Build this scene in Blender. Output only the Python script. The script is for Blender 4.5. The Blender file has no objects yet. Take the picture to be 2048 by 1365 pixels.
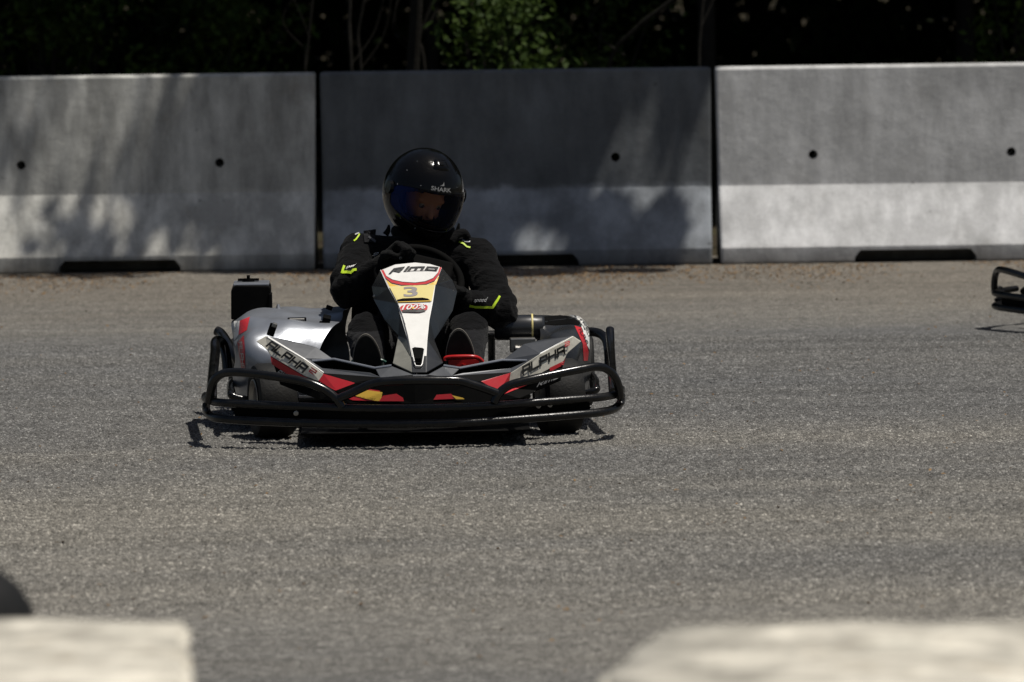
import bpy, bmesh, math, random
import numpy as np
from mathutils import Vector, Matrix, noise, Euler
from mathutils.bvhtree import BVHTree
R = math.radians
random.seed(7)
rng = np.random.default_rng(7)
sc = bpy.context.scene
C = sc.collection

# ------------------------------------------------------------------ camera
W, H = 2048.0, 1365.0
F = 11378.0
PITCH, ROLL, CAMZ, CAMY = 4.152, -0.775, 1.75, -19.187
cd = bpy.data.cameras.new('camera')
cam = bpy.data.objects.new('camera', cd); C.objects.link(cam)
cd.sensor_width = 36.0
cd.lens = F / W * 36.0
cd.clip_start = 0.1; cd.clip_end = 1500
cam.matrix_world = Matrix.Translation((0, CAMY, CAMZ)) @ Matrix.Rotation(R(90 - PITCH), 4, 'X') @ Matrix.Rotation(R(ROLL), 4, 'Z')
cd.dof.use_dof = True
cd.dof.focus_distance = 19.75
cd.dof.aperture_fstop = 5.6
sc.camera = cam

# ------------------------------------------------------------------ light
SUN = Vector((0.30, -0.08, 0.93)).normalized()
w = bpy.data.worlds.new('World'); sc.world = w; w.use_nodes = True
nt = w.node_tree
sky = nt.nodes.new('ShaderNodeTexSky'); sky.sky_type = 'NISHITA'; sky.sun_disc = False
sky.sun_elevation = math.asin(SUN.z); sky.sun_rotation = math.atan2(SUN.x, SUN.y)
bg = nt.nodes['Background']; bg.inputs['Strength'].default_value = 0.05
sky.dust_density = 2.5; sky.ozone_density = 0.6; sky.air_density = 1.0
nt.links.new(sky.outputs[0], bg.inputs[0])
sl = bpy.data.lights.new('sun', 'SUN'); sl.energy = 5.0; sl.angle = R(0.5); sl.color = (1, 0.955, 0.88)
so = bpy.data.objects.new('sun', sl); C.objects.link(so)
so.rotation_euler = SUN.to_track_quat('Z', 'Y').to_euler(); so.location = (0, 0, 20)
vs = sc.view_settings
vs.view_transform = 'Standard'; vs.look = 'None'; vs.gamma = 1; vs.exposure = -0.15; vs.use_curve_mapping = False
sc.cycles.max_bounces = 8
sc.cycles.transparent_max_bounces = 12

# ------------------------------------------------------------------ projection helpers (pixel of the 2048 px photograph + depth -> place)
CM = cam.matrix_world.copy()
CO = CM.translation.copy()
def ray(px, py):
    d = CM.to_3x3() @ Vector(((px - W / 2) / F, -(py - H / 2) / F, -1))
    return d.normalized()
def wy(px, py, y):                       # world point on the plane y
    d = ray(px, py); t = (y - CO.y) / d.y
    return CO + d * t
def wg(px, py, z=0.0):                   # world point at height z
    d = ray(px, py); t = (z - CO.z) / d.z
    return CO + d * t
KART = Matrix.Translation((-0.329, 0.0, 0.0)) @ Matrix.Rotation(R(1.5), 4, 'Z')
KI = KART.inverted()
KO = KI @ CO
def kray(px, py): return (KI.to_3x3() @ ray(px, py)).normalized()
def K(px, py, d):                        # kart-local point at kart-local depth d
    r = kray(px, py); t = (d - KO.y) / r.y
    return KO + r * t

# ------------------------------------------------------------------ objects
def link(name, me, parent=None, mat=None, loc=None):
    o = bpy.data.objects.new(name, me); C.objects.link(o)
    if mat is not None:
        for m in (mat if isinstance(mat, (list, tuple)) else [mat]): me.materials.append(m)
    if parent is not None: o.parent = parent
    if loc is not None: o.location = loc
    return o
def thing(name, label, cat, loc=(0, 0, 0), rz=0, group=None):
    o = bpy.data.objects.new(name, None); C.objects.link(o)
    o.empty_display_size = 0.1
    o.location = loc; o.rotation_euler = (0, 0, rz); o['label'] = label; o['category'] = cat
    if group: o['group'] = group
    return o
def tag(o, label, cat, group=None):
    o['label'] = label; o['category'] = cat
    if group: o['group'] = group
    return o
def structure(o): o['kind'] = 'structure'; return o
def stuff(o): o['kind'] = 'stuff'; return o
def smooth(me, flag=True):
    me.polygons.foreach_set('use_smooth', [flag] * len(me.polygons)); return me
def mesh_from(verts, faces, name='m', sm=False, mi=None):
    me = bpy.data.meshes.new(name); me.from_pydata([tuple(v) for v in verts], [], faces)
    if mi is not None: me.polygons.foreach_set('material_index', mi)
    if sm: smooth(me)
    me.update(); return me
def bake(o):                              # apply the modifiers of an object
    dg = bpy.context.evaluated_depsgraph_get(); dg.update()
    me = bpy.data.meshes.new_from_object(o.evaluated_get(dg), depsgraph=dg)
    o.modifiers.clear(); o.data = me
    return me

class MB:
    def __init__(s): s.v = []; s.f = []
    def add(s, v, f):
        n = len(s.v); s.v += [Vector(p) for p in v]; s.f += [tuple(i + n for i in q) for q in f]
    def box(s, c, sz, m=None):
        x, y, z = [q / 2 for q in sz]
        v = [Vector((a * x, b * y, e * z)) for e in (-1, 1) for a, b in ((-1, -1), (1, -1), (1, 1), (-1, 1))]
        if m is not None: v = [m @ p for p in v]
        v = [p + Vector(c) for p in v]
        s.add(v, [(3, 2, 1, 0), (4, 5, 6, 7), (0, 1, 5, 4), (1, 2, 6, 5), (2, 3, 7, 6), (3, 0, 4, 7)])
    def tube(s, pts, r, n=10, sub=6, closed=False, cap=True, straight=False):
        P = [Vector(p) for p in pts]
        rr = r if isinstance(r, (list, tuple)) else [r] * len(P)
        if not straight and len(P) > 2: P, rr = catmull(P, rr, sub, closed)
        m = len(P); v = []; f = []
        up = None
        for i in range(m):
            if closed: t = (P[(i + 1) % m] - P[i - 1])
            else: t = P[min(i + 1, m - 1)] - P[max(i - 1, 0)]
            t.normalize()
            if up is None:
                up = t.orthogonal().normalized()
            up = (up - t * up.dot(t)); up = up.normalized() if up.length > 1e-6 else t.orthogonal().normalized()
            b = t.cross(up)
            for k in range(n):
                a = 2 * math.pi * k / n
                v.append(P[i] + (up * math.cos(a) + b * math.sin(a)) * rr[i])
        for i in range(m if closed else m - 1):
            for k in range(n):
                a = i * n + k; b2 = i * n + (k + 1) % n; c = ((i + 1) % m) * n
                f.append((a, b2, c + (k + 1) % n, c + k))
        if cap and not closed:
            f.append(tuple(range(n - 1, -1, -1))); f.append(tuple((m - 1) * n + k for k in range(n)))
        s.add(v, f)
    def lathe(s, prof, axis='X', c=(0, 0, 0), n=40, closed=False):   # prof: (axial, radius)
        v = []; f = []; m = len(prof); c = Vector(c)
        for a_, r_ in prof:
            for k in range(n):
                t = 2 * math.pi * k / n
                if axis == 'X': p = Vector((a_, r_ * math.cos(t), r_ * math.sin(t)))
                elif axis == 'Y': p = Vector((r_ * math.cos(t), a_, r_ * math.sin(t)))
                else: p = Vector((r_ * math.cos(t), r_ * math.sin(t), a_))
                v.append(p + c)
        for i in range(m if closed else m - 1):
            for k in range(n):
                j = ((i + 1) % m) * n
                f.append((i * n + k, i * n + (k + 1) % n, j + (k + 1) % n, j + k))
        s.add(v, f)
    def ball(s, c, r, seg=16, rings=10, m=None):
        rx, ry, rz = (r, r, r) if not isinstance(r, (tuple, list)) else r
        v = [Vector((0, 0, rz))]; f = []
        for i in range(1, rings):
            p = math.pi * i / rings
            for k in range(seg):
                t = 2 * math.pi * k / seg
                v.append(Vector((rx * math.sin(p) * math.cos(t), ry * math.sin(p) * math.sin(t), rz * math.cos(p))))
        v.append(Vector((0, 0, -rz))); L = len(v) - 1
        for k in range(seg):
            f.append((0, 1 + k, 1 + (k + 1) % seg))
            f.append((L, L - seg + (k + 1) % seg, L - seg + k))
        for i in range(rings - 2):
            for k in range(seg):
                a = 1 + i * seg; b = a + seg
                f.append((a + k, b + k, b + (k + 1) % seg, a + (k + 1) % seg))
        if m is not None: v = [m @ p for p in v]
        s.add([p + Vector(c) for p in v], f)
    def capsule(s, a, ra, b, rb, n=16):
        a = Vector(a); b = Vector(b)
        s.tube([a, b], [ra, rb], n=n, straight=True); s.ball(a, ra); s.ball(b, rb)
    def build(s, name, mat, parent=None, sm=True, bevel=0, bseg=2, loc=None, auto=True):
        me = mesh_from(s.v, s.f, name, sm)
        bm = bmesh.new(); bm.from_mesh(me); bmesh.ops.recalc_face_normals(bm, faces=bm.faces); bm.to_mesh(me); bm.free()
        o = link(name, me, parent, mat, loc)
        if sm and auto: me.set_sharp_from_angle(angle=R(38))
        if bevel:
            b = o.modifiers.new('bevel', 'BEVEL'); b.width = bevel; b.segments = bseg; b.limit_method = 'ANGLE'; b.angle_limit = R(30)
        return o
def catmull(P, rr, sub, closed):
    out = []; ro = []; m = len(P)
    rng_ = range(m if closed else m - 1)
    for i in rng_:
        if closed: p0, p1, p2, p3 = P[i - 1], P[i], P[(i + 1) % m], P[(i + 2) % m]
        else: p0 = P[max(i - 1, 0)]; p1 = P[i]; p2 = P[i + 1]; p3 = P[min(i + 2, m - 1)]
        for k in range(sub):
            t = k / sub
            out.append(0.5 * ((2 * p1) + (p2 - p0) * t + (2 * p0 - 5 * p1 + 4 * p2 - p3) * t * t + (3 * p1 - p0 - 3 * p2 + p3) * t ** 3))
            ro.append(rr[i] * (1 - t) + rr[(i + 1) % m] * t)
    if not closed: out.append(P[-1]); ro.append(rr[-1])
    return out, ro

# ------------------------------------------------------------------ materials
def nodes(name):
    m = bpy.data.materials.new(name); m.use_nodes = True
    return m, m.node_tree, m.node_tree.nodes['Principled BSDF']
def N(t, typ, **kw):
    n = t.nodes.new(typ)
    for k, v in kw.items():
        if k in n.inputs: n.inputs[k].default_value = v
        else: setattr(n, k, v)
    return n
def ramp(t, src, stops):
    r = t.nodes.new('ShaderNodeValToRGB')
    el = r.color_ramp.elements
    while len(el) < len(stops): el.new(0.5)
    for e, (p, c) in zip(el, stops):
        e.position = p; e.color = (c, c, c, 1) if not isinstance(c, tuple) else (*c[:3], 1)
    t.links.new(src, r.inputs[0]); return r.outputs[0]
def mixc(t, fac, a, b, mode='MIX'):
    m = t.nodes.new('ShaderNodeMix'); m.data_type = 'RGBA'; m.blend_type = mode
    for sock, v in ((m.inputs[0], fac), (m.inputs[6], a), (m.inputs[7], b)):
        if hasattr(v, 'links') or isinstance(v, bpy.types.NodeSocket): t.links.new(v, sock)
        else: sock.default_value = v if isinstance(v, (int, float)) else (*v[:3], 1)
    return m.outputs[2]
def coord(t, scale=(1, 1, 1), kind='Object', rot=(0, 0, 0)):
    c = t.nodes.new('ShaderNodeTexCoord'); mp = t.nodes.new('ShaderNodeMapping')
    mp.inputs['Scale'].default_value = scale; mp.inputs['Rotation'].default_value = rot
    t.links.new(c.outputs[kind], mp.inputs[0]); return mp.outputs[0]
def nz(t, vec, scale, detail=4, rough=0.55):
    n = t.nodes.new('ShaderNodeTexNoise'); n.inputs['Scale'].default_value = scale
    n.inputs['Detail'].default_value = detail; n.inputs['Roughness'].default_value = rough
    t.links.new(vec, n.inputs['Vector']); return n.outputs[0]
def bump(t, bsdf, h, strength, dist=0.01):
    b = t.nodes.new('ShaderNodeBump'); b.inputs['Strength'].default_value = strength; b.inputs['Distance'].default_value = dist
    t.links.new(h, b.inputs['Height']); t.links.new(b.outputs[0], bsdf.inputs['Normal']); return b

def simple(name, col, rough=0.5, metal=0.0, spec=0.5, coat=0.0, dirt=0.25, dscale=9, bumps=0.0, bscale=60, dust=(0.16, 0.14, 0.11)):
    m, t, b = nodes(name)
    v = coord(t)
    n1 = nz(t, v, dscale, 6, 0.65)
    c = mixc(t, ramp(t, n1, [(0.42, 0.0), (0.78, dirt)]), col, dust)
    t.links.new(c, b.inputs['Base Color'])
    rr = t.nodes.new('ShaderNodeMapRange'); rr.inputs[3].default_value = max(rough - 0.08, 0.02); rr.inputs[4].default_value = min(rough + 0.14, 1)
    t.links.new(nz(t, v, dscale * 2.3, 4), rr.inputs[0]); t.links.new(rr.outputs[0], b.inputs['Roughness'])
    b.inputs['Metallic'].default_value = metal; b.inputs['Specular IOR Level'].default_value = spec; b.inputs['Coat Weight'].default_value = coat
    b.inputs['Coat Roughness'].default_value = 0.08
    if bumps: bump(t, b, nz(t, v, bscale, 5), bumps, 0.004)
    return m

M = {}
M['tube'] = simple('black_enamelled_steel', (0.003, 0.003, 0.003), 0.17, 0.0, 0.45, dirt=0.06, dscale=14, bumps=0.08, bscale=90, dust=(.16, .15, .13))
M['rail'] = simple('scuffed_black_rail', (0.003, 0.003, 0.003), 0.27, 0.0, 0.4, dirt=0.07, dscale=22, bumps=0.3, bscale=120)
M['plastic'] = simple('grey_black_plastic', (0.016, 0.0175, 0.020), 0.26, 0.0, 0.6, dirt=0.10, dscale=7, bumps=0.06, bscale=25)
M['pod'] = simple('dark_silver_plastic', (0.24, 0.255, 0.285), 0.31, 0.5, 0.8, dirt=0.06, dscale=5, bumps=0.9, bscale=5)
M['dark'] = simple('matt_black_plastic', (0.003, 0.003, 0.003), 0.65, spec=0.05, dirt=0.02)
M['slot'] = simple('recess_black', (0.003, 0.003, 0.003), 0.8, spec=0.05, dirt=0.02)
M['satin'] = simple('worn_beige_sheen_plastic', (0.24, 0.235, 0.20), 0.38, 0.1, 0.6, dirt=0.45, dscale=11, dust=(.03, .03, .028))  # pale sheen of the fairing panel put into the base colour
M['wing'] = simple('satin_grey_plastic', (0.065, 0.069, 0.076), 0.30, 0.35, 0.8, dirt=0.08, dscale=6, bumps=0.25, bscale=9)
M['rubber'] = simple('tyre_rubber', (0.006, 0.006, 0.006), 0.65, spec=0.25, dirt=0.06, dscale=20, bumps=0.4, bscale=120)
M['steel'] = simple('worn_steel', (0.35, 0.34, 0.32), 0.35, 1.0, dirt=0.3)
M['chrome'] = simple('polished_steel', (0.7, 0.7, 0.7), 0.12, 1.0, dirt=0.0)
M['white'] = simple('white_vinyl', (0.70, 0.69, 0.66), 0.35, dirt=0.12, dscale=25)
M['cream'] = simple('scuffed_cream_vinyl', (0.66, 0.63, 0.54), 0.4, dirt=0.35, dscale=40, dust=(.07, .06, .05))
M['red'] = simple('red_vinyl', (0.48, 0.022, 0.030), 0.32, dirt=0.1, dscale=30)
M['redp'] = simple('red_pedal_paint', (0.42, 0.012, 0.012), 0.25, dirt=0.08)
M['green'] = simple('green_pedal_paint', (0.008, 0.06, 0.04), 0.25, dirt=0.05)
M['yellow'] = simple('yellow_vinyl', (0.70, 0.44, 0.06), 0.35, dirt=0.1)
M['paleyellow'] = simple('pale_yellow_vinyl', (0.66, 0.56, 0.22), 0.4, dirt=0.1)
M['neon'] = simple('neon_piping', (0.42, 0.58, 0.02), 0.5, dirt=0.0)
M['ink'] = simple('black_print', (0.012, 0.012, 0.012), 0.4, dirt=0.08, dscale=60, dust=(.3, .29, .26))
M['greyink'] = simple('grey_print', (0.24, 0.22, 0.22), 0.5, dirt=0.1)
M['silverink'] = simple('silver_print', (0.42, 0.42, 0.42), 0.4, dirt=0.1, dscale=90, dust=(.05, .05, .05))
M['dimink'] = simple('dim_silver_print', (0.20, 0.20, 0.20), 0.4, dirt=0.1)
M['gloss'] = simple('gloss_black_shell', (0.003, 0.003, 0.003), 0.07, spec=0.22, coat=0.0, dirt=0.0, dscale=30, bumps=0.9, bscale=16)
M['skin'] = simple('skin', (0.42, 0.22, 0.15), 0.5, dirt=0.0)
M['knit'] = simple('black_balaclava', (0.012, 0.012, 0.013), 0.9, spec=0.1, dirt=0.0)
M['eyew'] = simple('eye_white', (0.26, 0.24, 0.22), 0.2, dirt=0.0)
M['iris'] = simple('iris', (0.03, 0.02, 0.015), 0.1, dirt=0.0)
def fabric(name, col, sheen=0.12):
    m, t, b = nodes(name)
    v = coord(t)
    c = mixc(t, nz(t, v, 14, 6, 0.7), [x * 0.7 for x in col], [x * 1.4 for x in col])
    t.links.new(c, b.inputs['Base Color']); b.inputs['Roughness'].default_value = 0.85
    b.inputs['Specular IOR Level'].default_value = 0.04
    b.inputs['Sheen Weight'].default_value = sheen; b.inputs['Sheen Roughness'].default_value = 0.5
    a = nz(t, coord(t, (1, 1, 2.6)), 16, 6, 0.6)
    f = nz(t, v, 420, 2)
    ad = N(t, 'ShaderNodeMath', operation='MULTIPLY_ADD'); t.links.new(f, ad.inputs[0]); ad.inputs[1].default_value = 0.06; t.links.new(a, ad.inputs[2])
    bump(t, b, ad.outputs[0], 0.8, 0.02)
    return m
M['suit'] = fabric('black_race_suit', (0.0045, 0.0045, 0.0048), 0.035)
M['trouser'] = fabric('washed_black_trousers', (0.013, 0.013, 0.014), 0.06)
M['glove'] = fabric('black_glove', (0.006, 0.006, 0.006), 0.04)
M['sole'] = simple('shoe_sole', (0.010, 0.010, 0.009), 0.8, spec=0.2, dirt=0.25, dscale=30, bumps=0.4, bscale=80, dust=(.05, .045, .04))
M['suede'] = simple('shoe_edge', (0.22, 0.20, 0.17), 0.7, dirt=0.2)
# tinted visor: real transparent tint with a blue-coated reflection towards one side
m, t, b = nodes('tinted_visor'); out = t.nodes['Material Output']
tr = N(t, 'ShaderNodeBsdfTransparent'); tr.inputs[0].default_value = (0.66, 0.60, 0.52, 1)
gl = N(t, 'ShaderNodeBsdfGlossy'); gl.inputs['Roughness'].default_value = 0.03
sx = N(t, 'ShaderNodeSeparateXYZ'); tc = N(t, 'ShaderNodeTexCoord'); t.links.new(tc.outputs['Object'], sx.inputs[0])
cr = ramp(t, sx.outputs[0], [(0.0, (0.05, 0.12, 0.75)), (0.55, (0.8, 0.8, 0.8))])
mr = N(t, 'ShaderNodeMapRange'); t.links.new(sx.outputs[0], mr.inputs[0]); mr.inputs[1].default_value = -0.13; mr.inputs[2].default_value = 0.02
t.links.new(mr.outputs[0], cr.node.inputs[0]); t.links.new(cr, gl.inputs[0])
fr = N(t, 'ShaderNodeLayerWeight'); fr.inputs[0].default_value = 0.12
mx = N(t, 'ShaderNodeMixShader'); t.links.new(fr.outputs['Fresnel'], mx.inputs[0]); t.links.new(tr.outputs[0], mx.inputs[1]); t.links.new(gl.outputs[0], mx.inputs[2])
bl_ = N(t, 'ShaderNodeBsdfGlossy'); bl_.inputs[0].default_value = (.03, .07, .30, 1); bl_.inputs['Roughness'].default_value = .35
mr_ = N(t, 'ShaderNodeMapRange'); t.links.new(sx.outputs[0], mr_.inputs[0]); mr_.inputs[1].default_value = -.075; mr_.inputs[2].default_value = -.12; mr_.inputs[3].default_value = .02; mr_.inputs[4].default_value = .2
mx2 = N(t, 'ShaderNodeMixShader'); t.links.new(mr_.outputs[0], mx2.inputs[0]); t.links.new(mx.outputs[0], mx2.inputs[1]); t.links.new(bl_.outputs[0], mx2.inputs[2])
t.links.new(mx2.outputs[0], out.inputs[0]); M['visor'] = m

def asphalt():
    m, t, b = nodes('asphalt')
    v = coord(t)
    warm, cool = (0.198, 0.186, 0.162), (0.142, 0.138, 0.129)
    big = ramp(t, nz(t, coord(t, (0.35, 1.0, 1)), 0.55, 5, 0.6), [(0.38, 0.0), (0.62, 1.0)])
    base = mixc(t, big, warm, cool)
    # worn, bluish racing line
    sep = N(t, 'ShaderNodeSeparateXYZ'); t.links.new(v, sep.inputs[0])
    wob = nz(t, coord(t, (0.3, 0.5, 1)), 1.2, 4)
    ma = N(t, 'ShaderNodeMath', operation='MULTIPLY_ADD'); t.links.new(wob, ma.inputs[0]); ma.inputs[1].default_value = 3.0; t.links.new(sep.outputs[1], ma.inputs[2])
    line = ramp(t, ma.outputs[0], [(0.0, 0.0), (1.0, 1.0)])
    mrr = N(t, 'ShaderNodeMapRange'); mrr.interpolation_type = 'SMOOTHSTEP'; t.links.new(ma.outputs[0], mrr.inputs[0]); mrr.inputs[1].default_value = 0.5; mrr.inputs[2].default_value = 3.0
    mr2 = N(t, 'ShaderNodeMapRange'); mr2.interpolation_type = 'SMOOTHSTEP'; t.links.new(ma.outputs[0], mr2.inputs[0]); mr2.inputs[1].default_value = 8.0; mr2.inputs[2].default_value = 6.0
    mul = N(t, 'ShaderNodeMath', operation='MULTIPLY'); t.links.new(mrr.outputs[0], mul.inputs[0]); t.links.new(mr2.outputs[0], mul.inputs[1])
    mul2 = N(t, 'ShaderNodeMath', operation='MULTIPLY'); t.links.new(mul.outputs[0], mul2.inputs[0]); mul2.inputs[1].default_value = 0.55
    base = mixc(t, mul2.outputs[0], base, (0.098, 0.101, 0.106))
    # brown dust towards the barriers
    mr3 = N(t, 'ShaderNodeMapRange'); mr3.interpolation_type = 'SMOOTHSTEP'; t.links.new(ma.outputs[0], mr3.inputs[0]); mr3.inputs[1].default_value = 6.5; mr3.inputs[2].default_value = 10.5; mr3.inputs[4].default_value = 0.7
    base = mixc(t, mr3.outputs[0], base, (0.165, 0.145, 0.118))
    # aggregate
    vo = N(t, 'ShaderNodeTexVoronoi'); vo.inputs['Scale'].default_value = 130; t.links.new(v, vo.inputs['Vector'])
    sp = N(t, 'ShaderNodeSeparateColor'); t.links.new(vo.outputs['Color'], sp.inputs[0])
    st = ramp(t, sp.outputs[0], [(0.0, 0.50), (0.55, 0.92), (0.86, 1.35), (1.0, 2.3)])
    base = mixc(t, 1.0, base, st, 'MULTIPLY')
    vo2 = N(t, 'ShaderNodeTexVoronoi'); vo2.inputs['Scale'].default_value = 38; t.links.new(v, vo2.inputs['Vector'])
    sp2 = N(t, 'ShaderNodeSeparateColor'); t.links.new(vo2.outputs['Color'], sp2.inputs[0])
    base = mixc(t, 0.55, base, mixc(t, 1.0, base, ramp(t, sp2.outputs[1], [(0.0, 0.75), (0.7, 1.0), (1.0, 1.45)]), 'MULTIPLY'))
    mid = nz(t, v, 9, 5, 0.7)
    base = mixc(t, 1.0, base, ramp(t, mid, [(0.25, 0.80), (0.75, 1.2)]), 'MULTIPLY')
    sw_ = nz(t, coord(t, (0.12, 2.6, 1), rot=(0, 0, R(3))), 1.6, 5, 0.65)      # worn driving lines
    base = mixc(t, 1.0, base, ramp(t, sw_, [(0.30, 0.80), (0.5, 1.0), (0.72, 1.12)]), 'MULTIPLY')
    t.links.new(base, b.inputs['Base Color'])
    b.inputs['Roughness'].default_value = 0.9; b.inputs['Specular IOR Level'].default_value = 0.25
    h = N(t, 'ShaderNodeMath', operation='MULTIPLY'); t.links.new(vo.outputs['Distance'], h.inputs[0]); h.inputs[1].default_value = -1.0
    bump(t, b, h.outputs[0], 0.8, 0.012)
    return m
M['asphalt'] = asphalt()

def concrete(name, base, var, bright=1.0, foot=True, streak=0.5, seed=0.0, rust=0.25, low=None, lowamt=0.8):
    m, t, b = nodes(name)
    tc = t.nodes.new('ShaderNodeTexCoord'); mp = t.nodes.new('ShaderNodeMapping'); t.links.new(tc.outputs['Object'], mp.inputs[0]); mp.inputs['Location'].default_value = (seed, seed * 1.7, 0)
    v = mp.outputs[0]
    mp2 = t.nodes.new('ShaderNodeMapping'); t.links.new(v, mp2.inputs[0]); mp2.inputs['Scale'].default_value = (1, 1, 0.22)
    n1 = nz(t, v, 2.6 if foot else 6.0, 7, 0.62)
    c = mixc(t, ramp(t, n1, [(0.32, 0.0), (0.68, 1.0)]), [x * (1 - var) for x in base], [x * (1 + var) for x in base])
    if low:       # paler lower slope: its sunlit brightness put into the colour
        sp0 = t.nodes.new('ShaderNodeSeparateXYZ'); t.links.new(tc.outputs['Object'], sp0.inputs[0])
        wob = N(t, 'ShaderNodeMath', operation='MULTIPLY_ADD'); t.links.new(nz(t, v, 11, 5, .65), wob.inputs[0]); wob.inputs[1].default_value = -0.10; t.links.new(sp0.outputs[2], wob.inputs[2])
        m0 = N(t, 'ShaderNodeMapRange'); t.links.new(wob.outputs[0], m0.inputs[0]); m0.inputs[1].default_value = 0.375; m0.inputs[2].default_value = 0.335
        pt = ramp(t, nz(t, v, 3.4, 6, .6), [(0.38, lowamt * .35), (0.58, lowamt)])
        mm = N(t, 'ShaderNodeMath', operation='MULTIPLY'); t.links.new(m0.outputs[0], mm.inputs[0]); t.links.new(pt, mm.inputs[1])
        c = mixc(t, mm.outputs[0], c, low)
    s = ramp(t, nz(t, mp2.outputs[0], 9, 5, 0.6), [(0.40, 1.0 - 0.28 * streak), (0.55, 1.0), (0.72, 1.0 + 0.28 * streak)])
    c = mixc(t, 1.0, c, s, 'MULTIPLY')
    # fine web of pale scratches and dark pits
    wv = N(t, 'ShaderNodeTexNoise'); wv.noise_type = 'RIDGED_MULTIFRACTAL'; wv.inputs['Scale'].default_value = 3.1; wv.inputs['Detail'].default_value = 4; t.links.new(v, wv.inputs['Vector'])
    c = mixc(t, ramp(t, wv.outputs[0], [(0.55, 0.0), (1.0, 0.30)]), c, [min(x * 1.5, 0.7) for x in base])
    pv = N(t, 'ShaderNodeTexVoronoi'); pv.inputs['Scale'].default_value = 5.5; pv.inputs['Randomness'].default_value = 1.0; t.links.new(v, pv.inputs['Vector'])
    c = mixc(t, ramp(t, pv.outputs['Distance'], [(0.015, 0.75), (0.07, 0.0)]), c, [x * 0.35 for x in base])
    c = mixc(t, ramp(t, nz(t, v, 17, 5, 0.75), [(0.64, 0.0), (0.74, 0.55)]), c, [x * 0.45 for x in base])
    c = mixc(t, ramp(t, nz(t, v, 4.3, 6, 0.7), [(0.56, 0.0), (0.78, rust)]), c, (0.16, 0.115, 0.06))
    if foot:      # grime held by the bottom edge
        sp = t.nodes.new('ShaderNodeSeparateXYZ'); t.links.new(tc.outputs['Object'], sp.inputs[0])
        ad = N(t, 'ShaderNodeMath', operation='MULTIPLY_ADD'); t.links.new(n1, ad.inputs[0]); ad.inputs[1].default_value = 0.10; t.links.new(sp.outputs[2], ad.inputs[2])
        mr = N(t, 'ShaderNodeMapRange'); t.links.new(ad.outputs[0], mr.inputs[0]); mr.inputs[1].default_value = 0.155; mr.inputs[2].default_value = 0.06; mr.inputs[4].default_value = 0.6
        c = mixc(t, mr.outputs[0], c, (0.075, 0.062, 0.045))
    fine = nz(t, v, 160, 3, 0.6)
    c = mixc(t, 1.0, c, ramp(t, fine, [(0.3, 0.88), (0.7, 1.12)]), 'MULTIPLY')
    t.links.new(c, b.inputs['Base Color']); b.inputs['Roughness'].default_value = 0.85; b.inputs['Specular IOR Level'].default_value = 0.3
    ad2 = N(t, 'ShaderNodeMath', operation='MULTIPLY_ADD'); t.links.new(fine, ad2.inputs[0]); ad2.inputs[1].default_value = 0.25; t.links.new(nz(t, v, 12, 5), ad2.inputs[2])
    bump(t, b, ad2.outputs[0], 0.35, 0.012)
    return m
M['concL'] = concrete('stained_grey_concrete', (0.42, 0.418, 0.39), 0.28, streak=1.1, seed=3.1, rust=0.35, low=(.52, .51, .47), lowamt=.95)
M['concM'] = concrete('shade_tinted_concrete', (0.104, 0.112, 0.119), 0.25, streak=0.6, seed=8.3, rust=0.06, low=(.27, .29, .315), lowamt=.95)  # dark cool base carries the middle barrier's shade in the colour
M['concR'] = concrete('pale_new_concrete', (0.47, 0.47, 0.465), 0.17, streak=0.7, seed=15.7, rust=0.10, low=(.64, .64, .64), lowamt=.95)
M['concF'] = concrete('weathered_white_concrete', (0.50, 0.47, 0.40), 0.50, foot=False, streak=1.0, seed=21.0, rust=0.9)

def leafmat(name, a, bcol, trans=0.25):
    m, t, b = nodes(name)
    oi = N(t, 'ShaderNodeNewGeometry')
    c = mixc(t, ramp(t, oi.outputs['Random Per Island'], [(0.1, 0.0), (0.9, 1.0)]), a, bcol)
    t.links.new(c, b.inputs['Base Color']); b.inputs['Roughness'].default_value = 0.6; b.inputs['Specular IOR Level'].default_value = 0.12
    tl = N(t, 'ShaderNodeBsdfTranslucent'); t.links.new(c, tl.inputs[0])
    mx = N(t, 'ShaderNodeMixShader'); mx.inputs[0].default_value = trans
    t.links.new(b.outputs[0], mx.inputs[1]); t.links.new(tl.outputs[0], mx.inputs[2]); t.links.new(mx.outputs[0], t.nodes['Material Output'].inputs[0])
    return m
M['leaf'] = leafmat('leaf_green', (0.030, 0.060, 0.012), (0.075, 0.115, 0.022))
M['leafb'] = leafmat('young_leaf_green', (0.018, 0.036, 0.007), (0.050, 0.078, 0.017), 0.22)
M['leafd'] = leafmat('shaded_leaf_green', (0.008, 0.016, 0.005), (0.020, 0.034, 0.009), 0.05)  # deep shade of the wood put into a darker leaf colour
M['litter'] = leafmat('dry_leaf', (0.10, 0.055, 0.025), (0.24, 0.15, 0.07), 0.1)
M['bark'] = simple('bark', (0.020, 0.018, 0.015), 0.9, spec=0.1, dirt=0.4, dscale=12, bumps=0.8, bscale=40, dust=(.045, .042, .036))
M['soil'] = simple('forest_soil', (0.035, 0.027, 0.018), 0.95, spec=0.1, dirt=0.6, dscale=2, bumps=0.8, bscale=8, dust=(.05, .055, .02))

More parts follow.
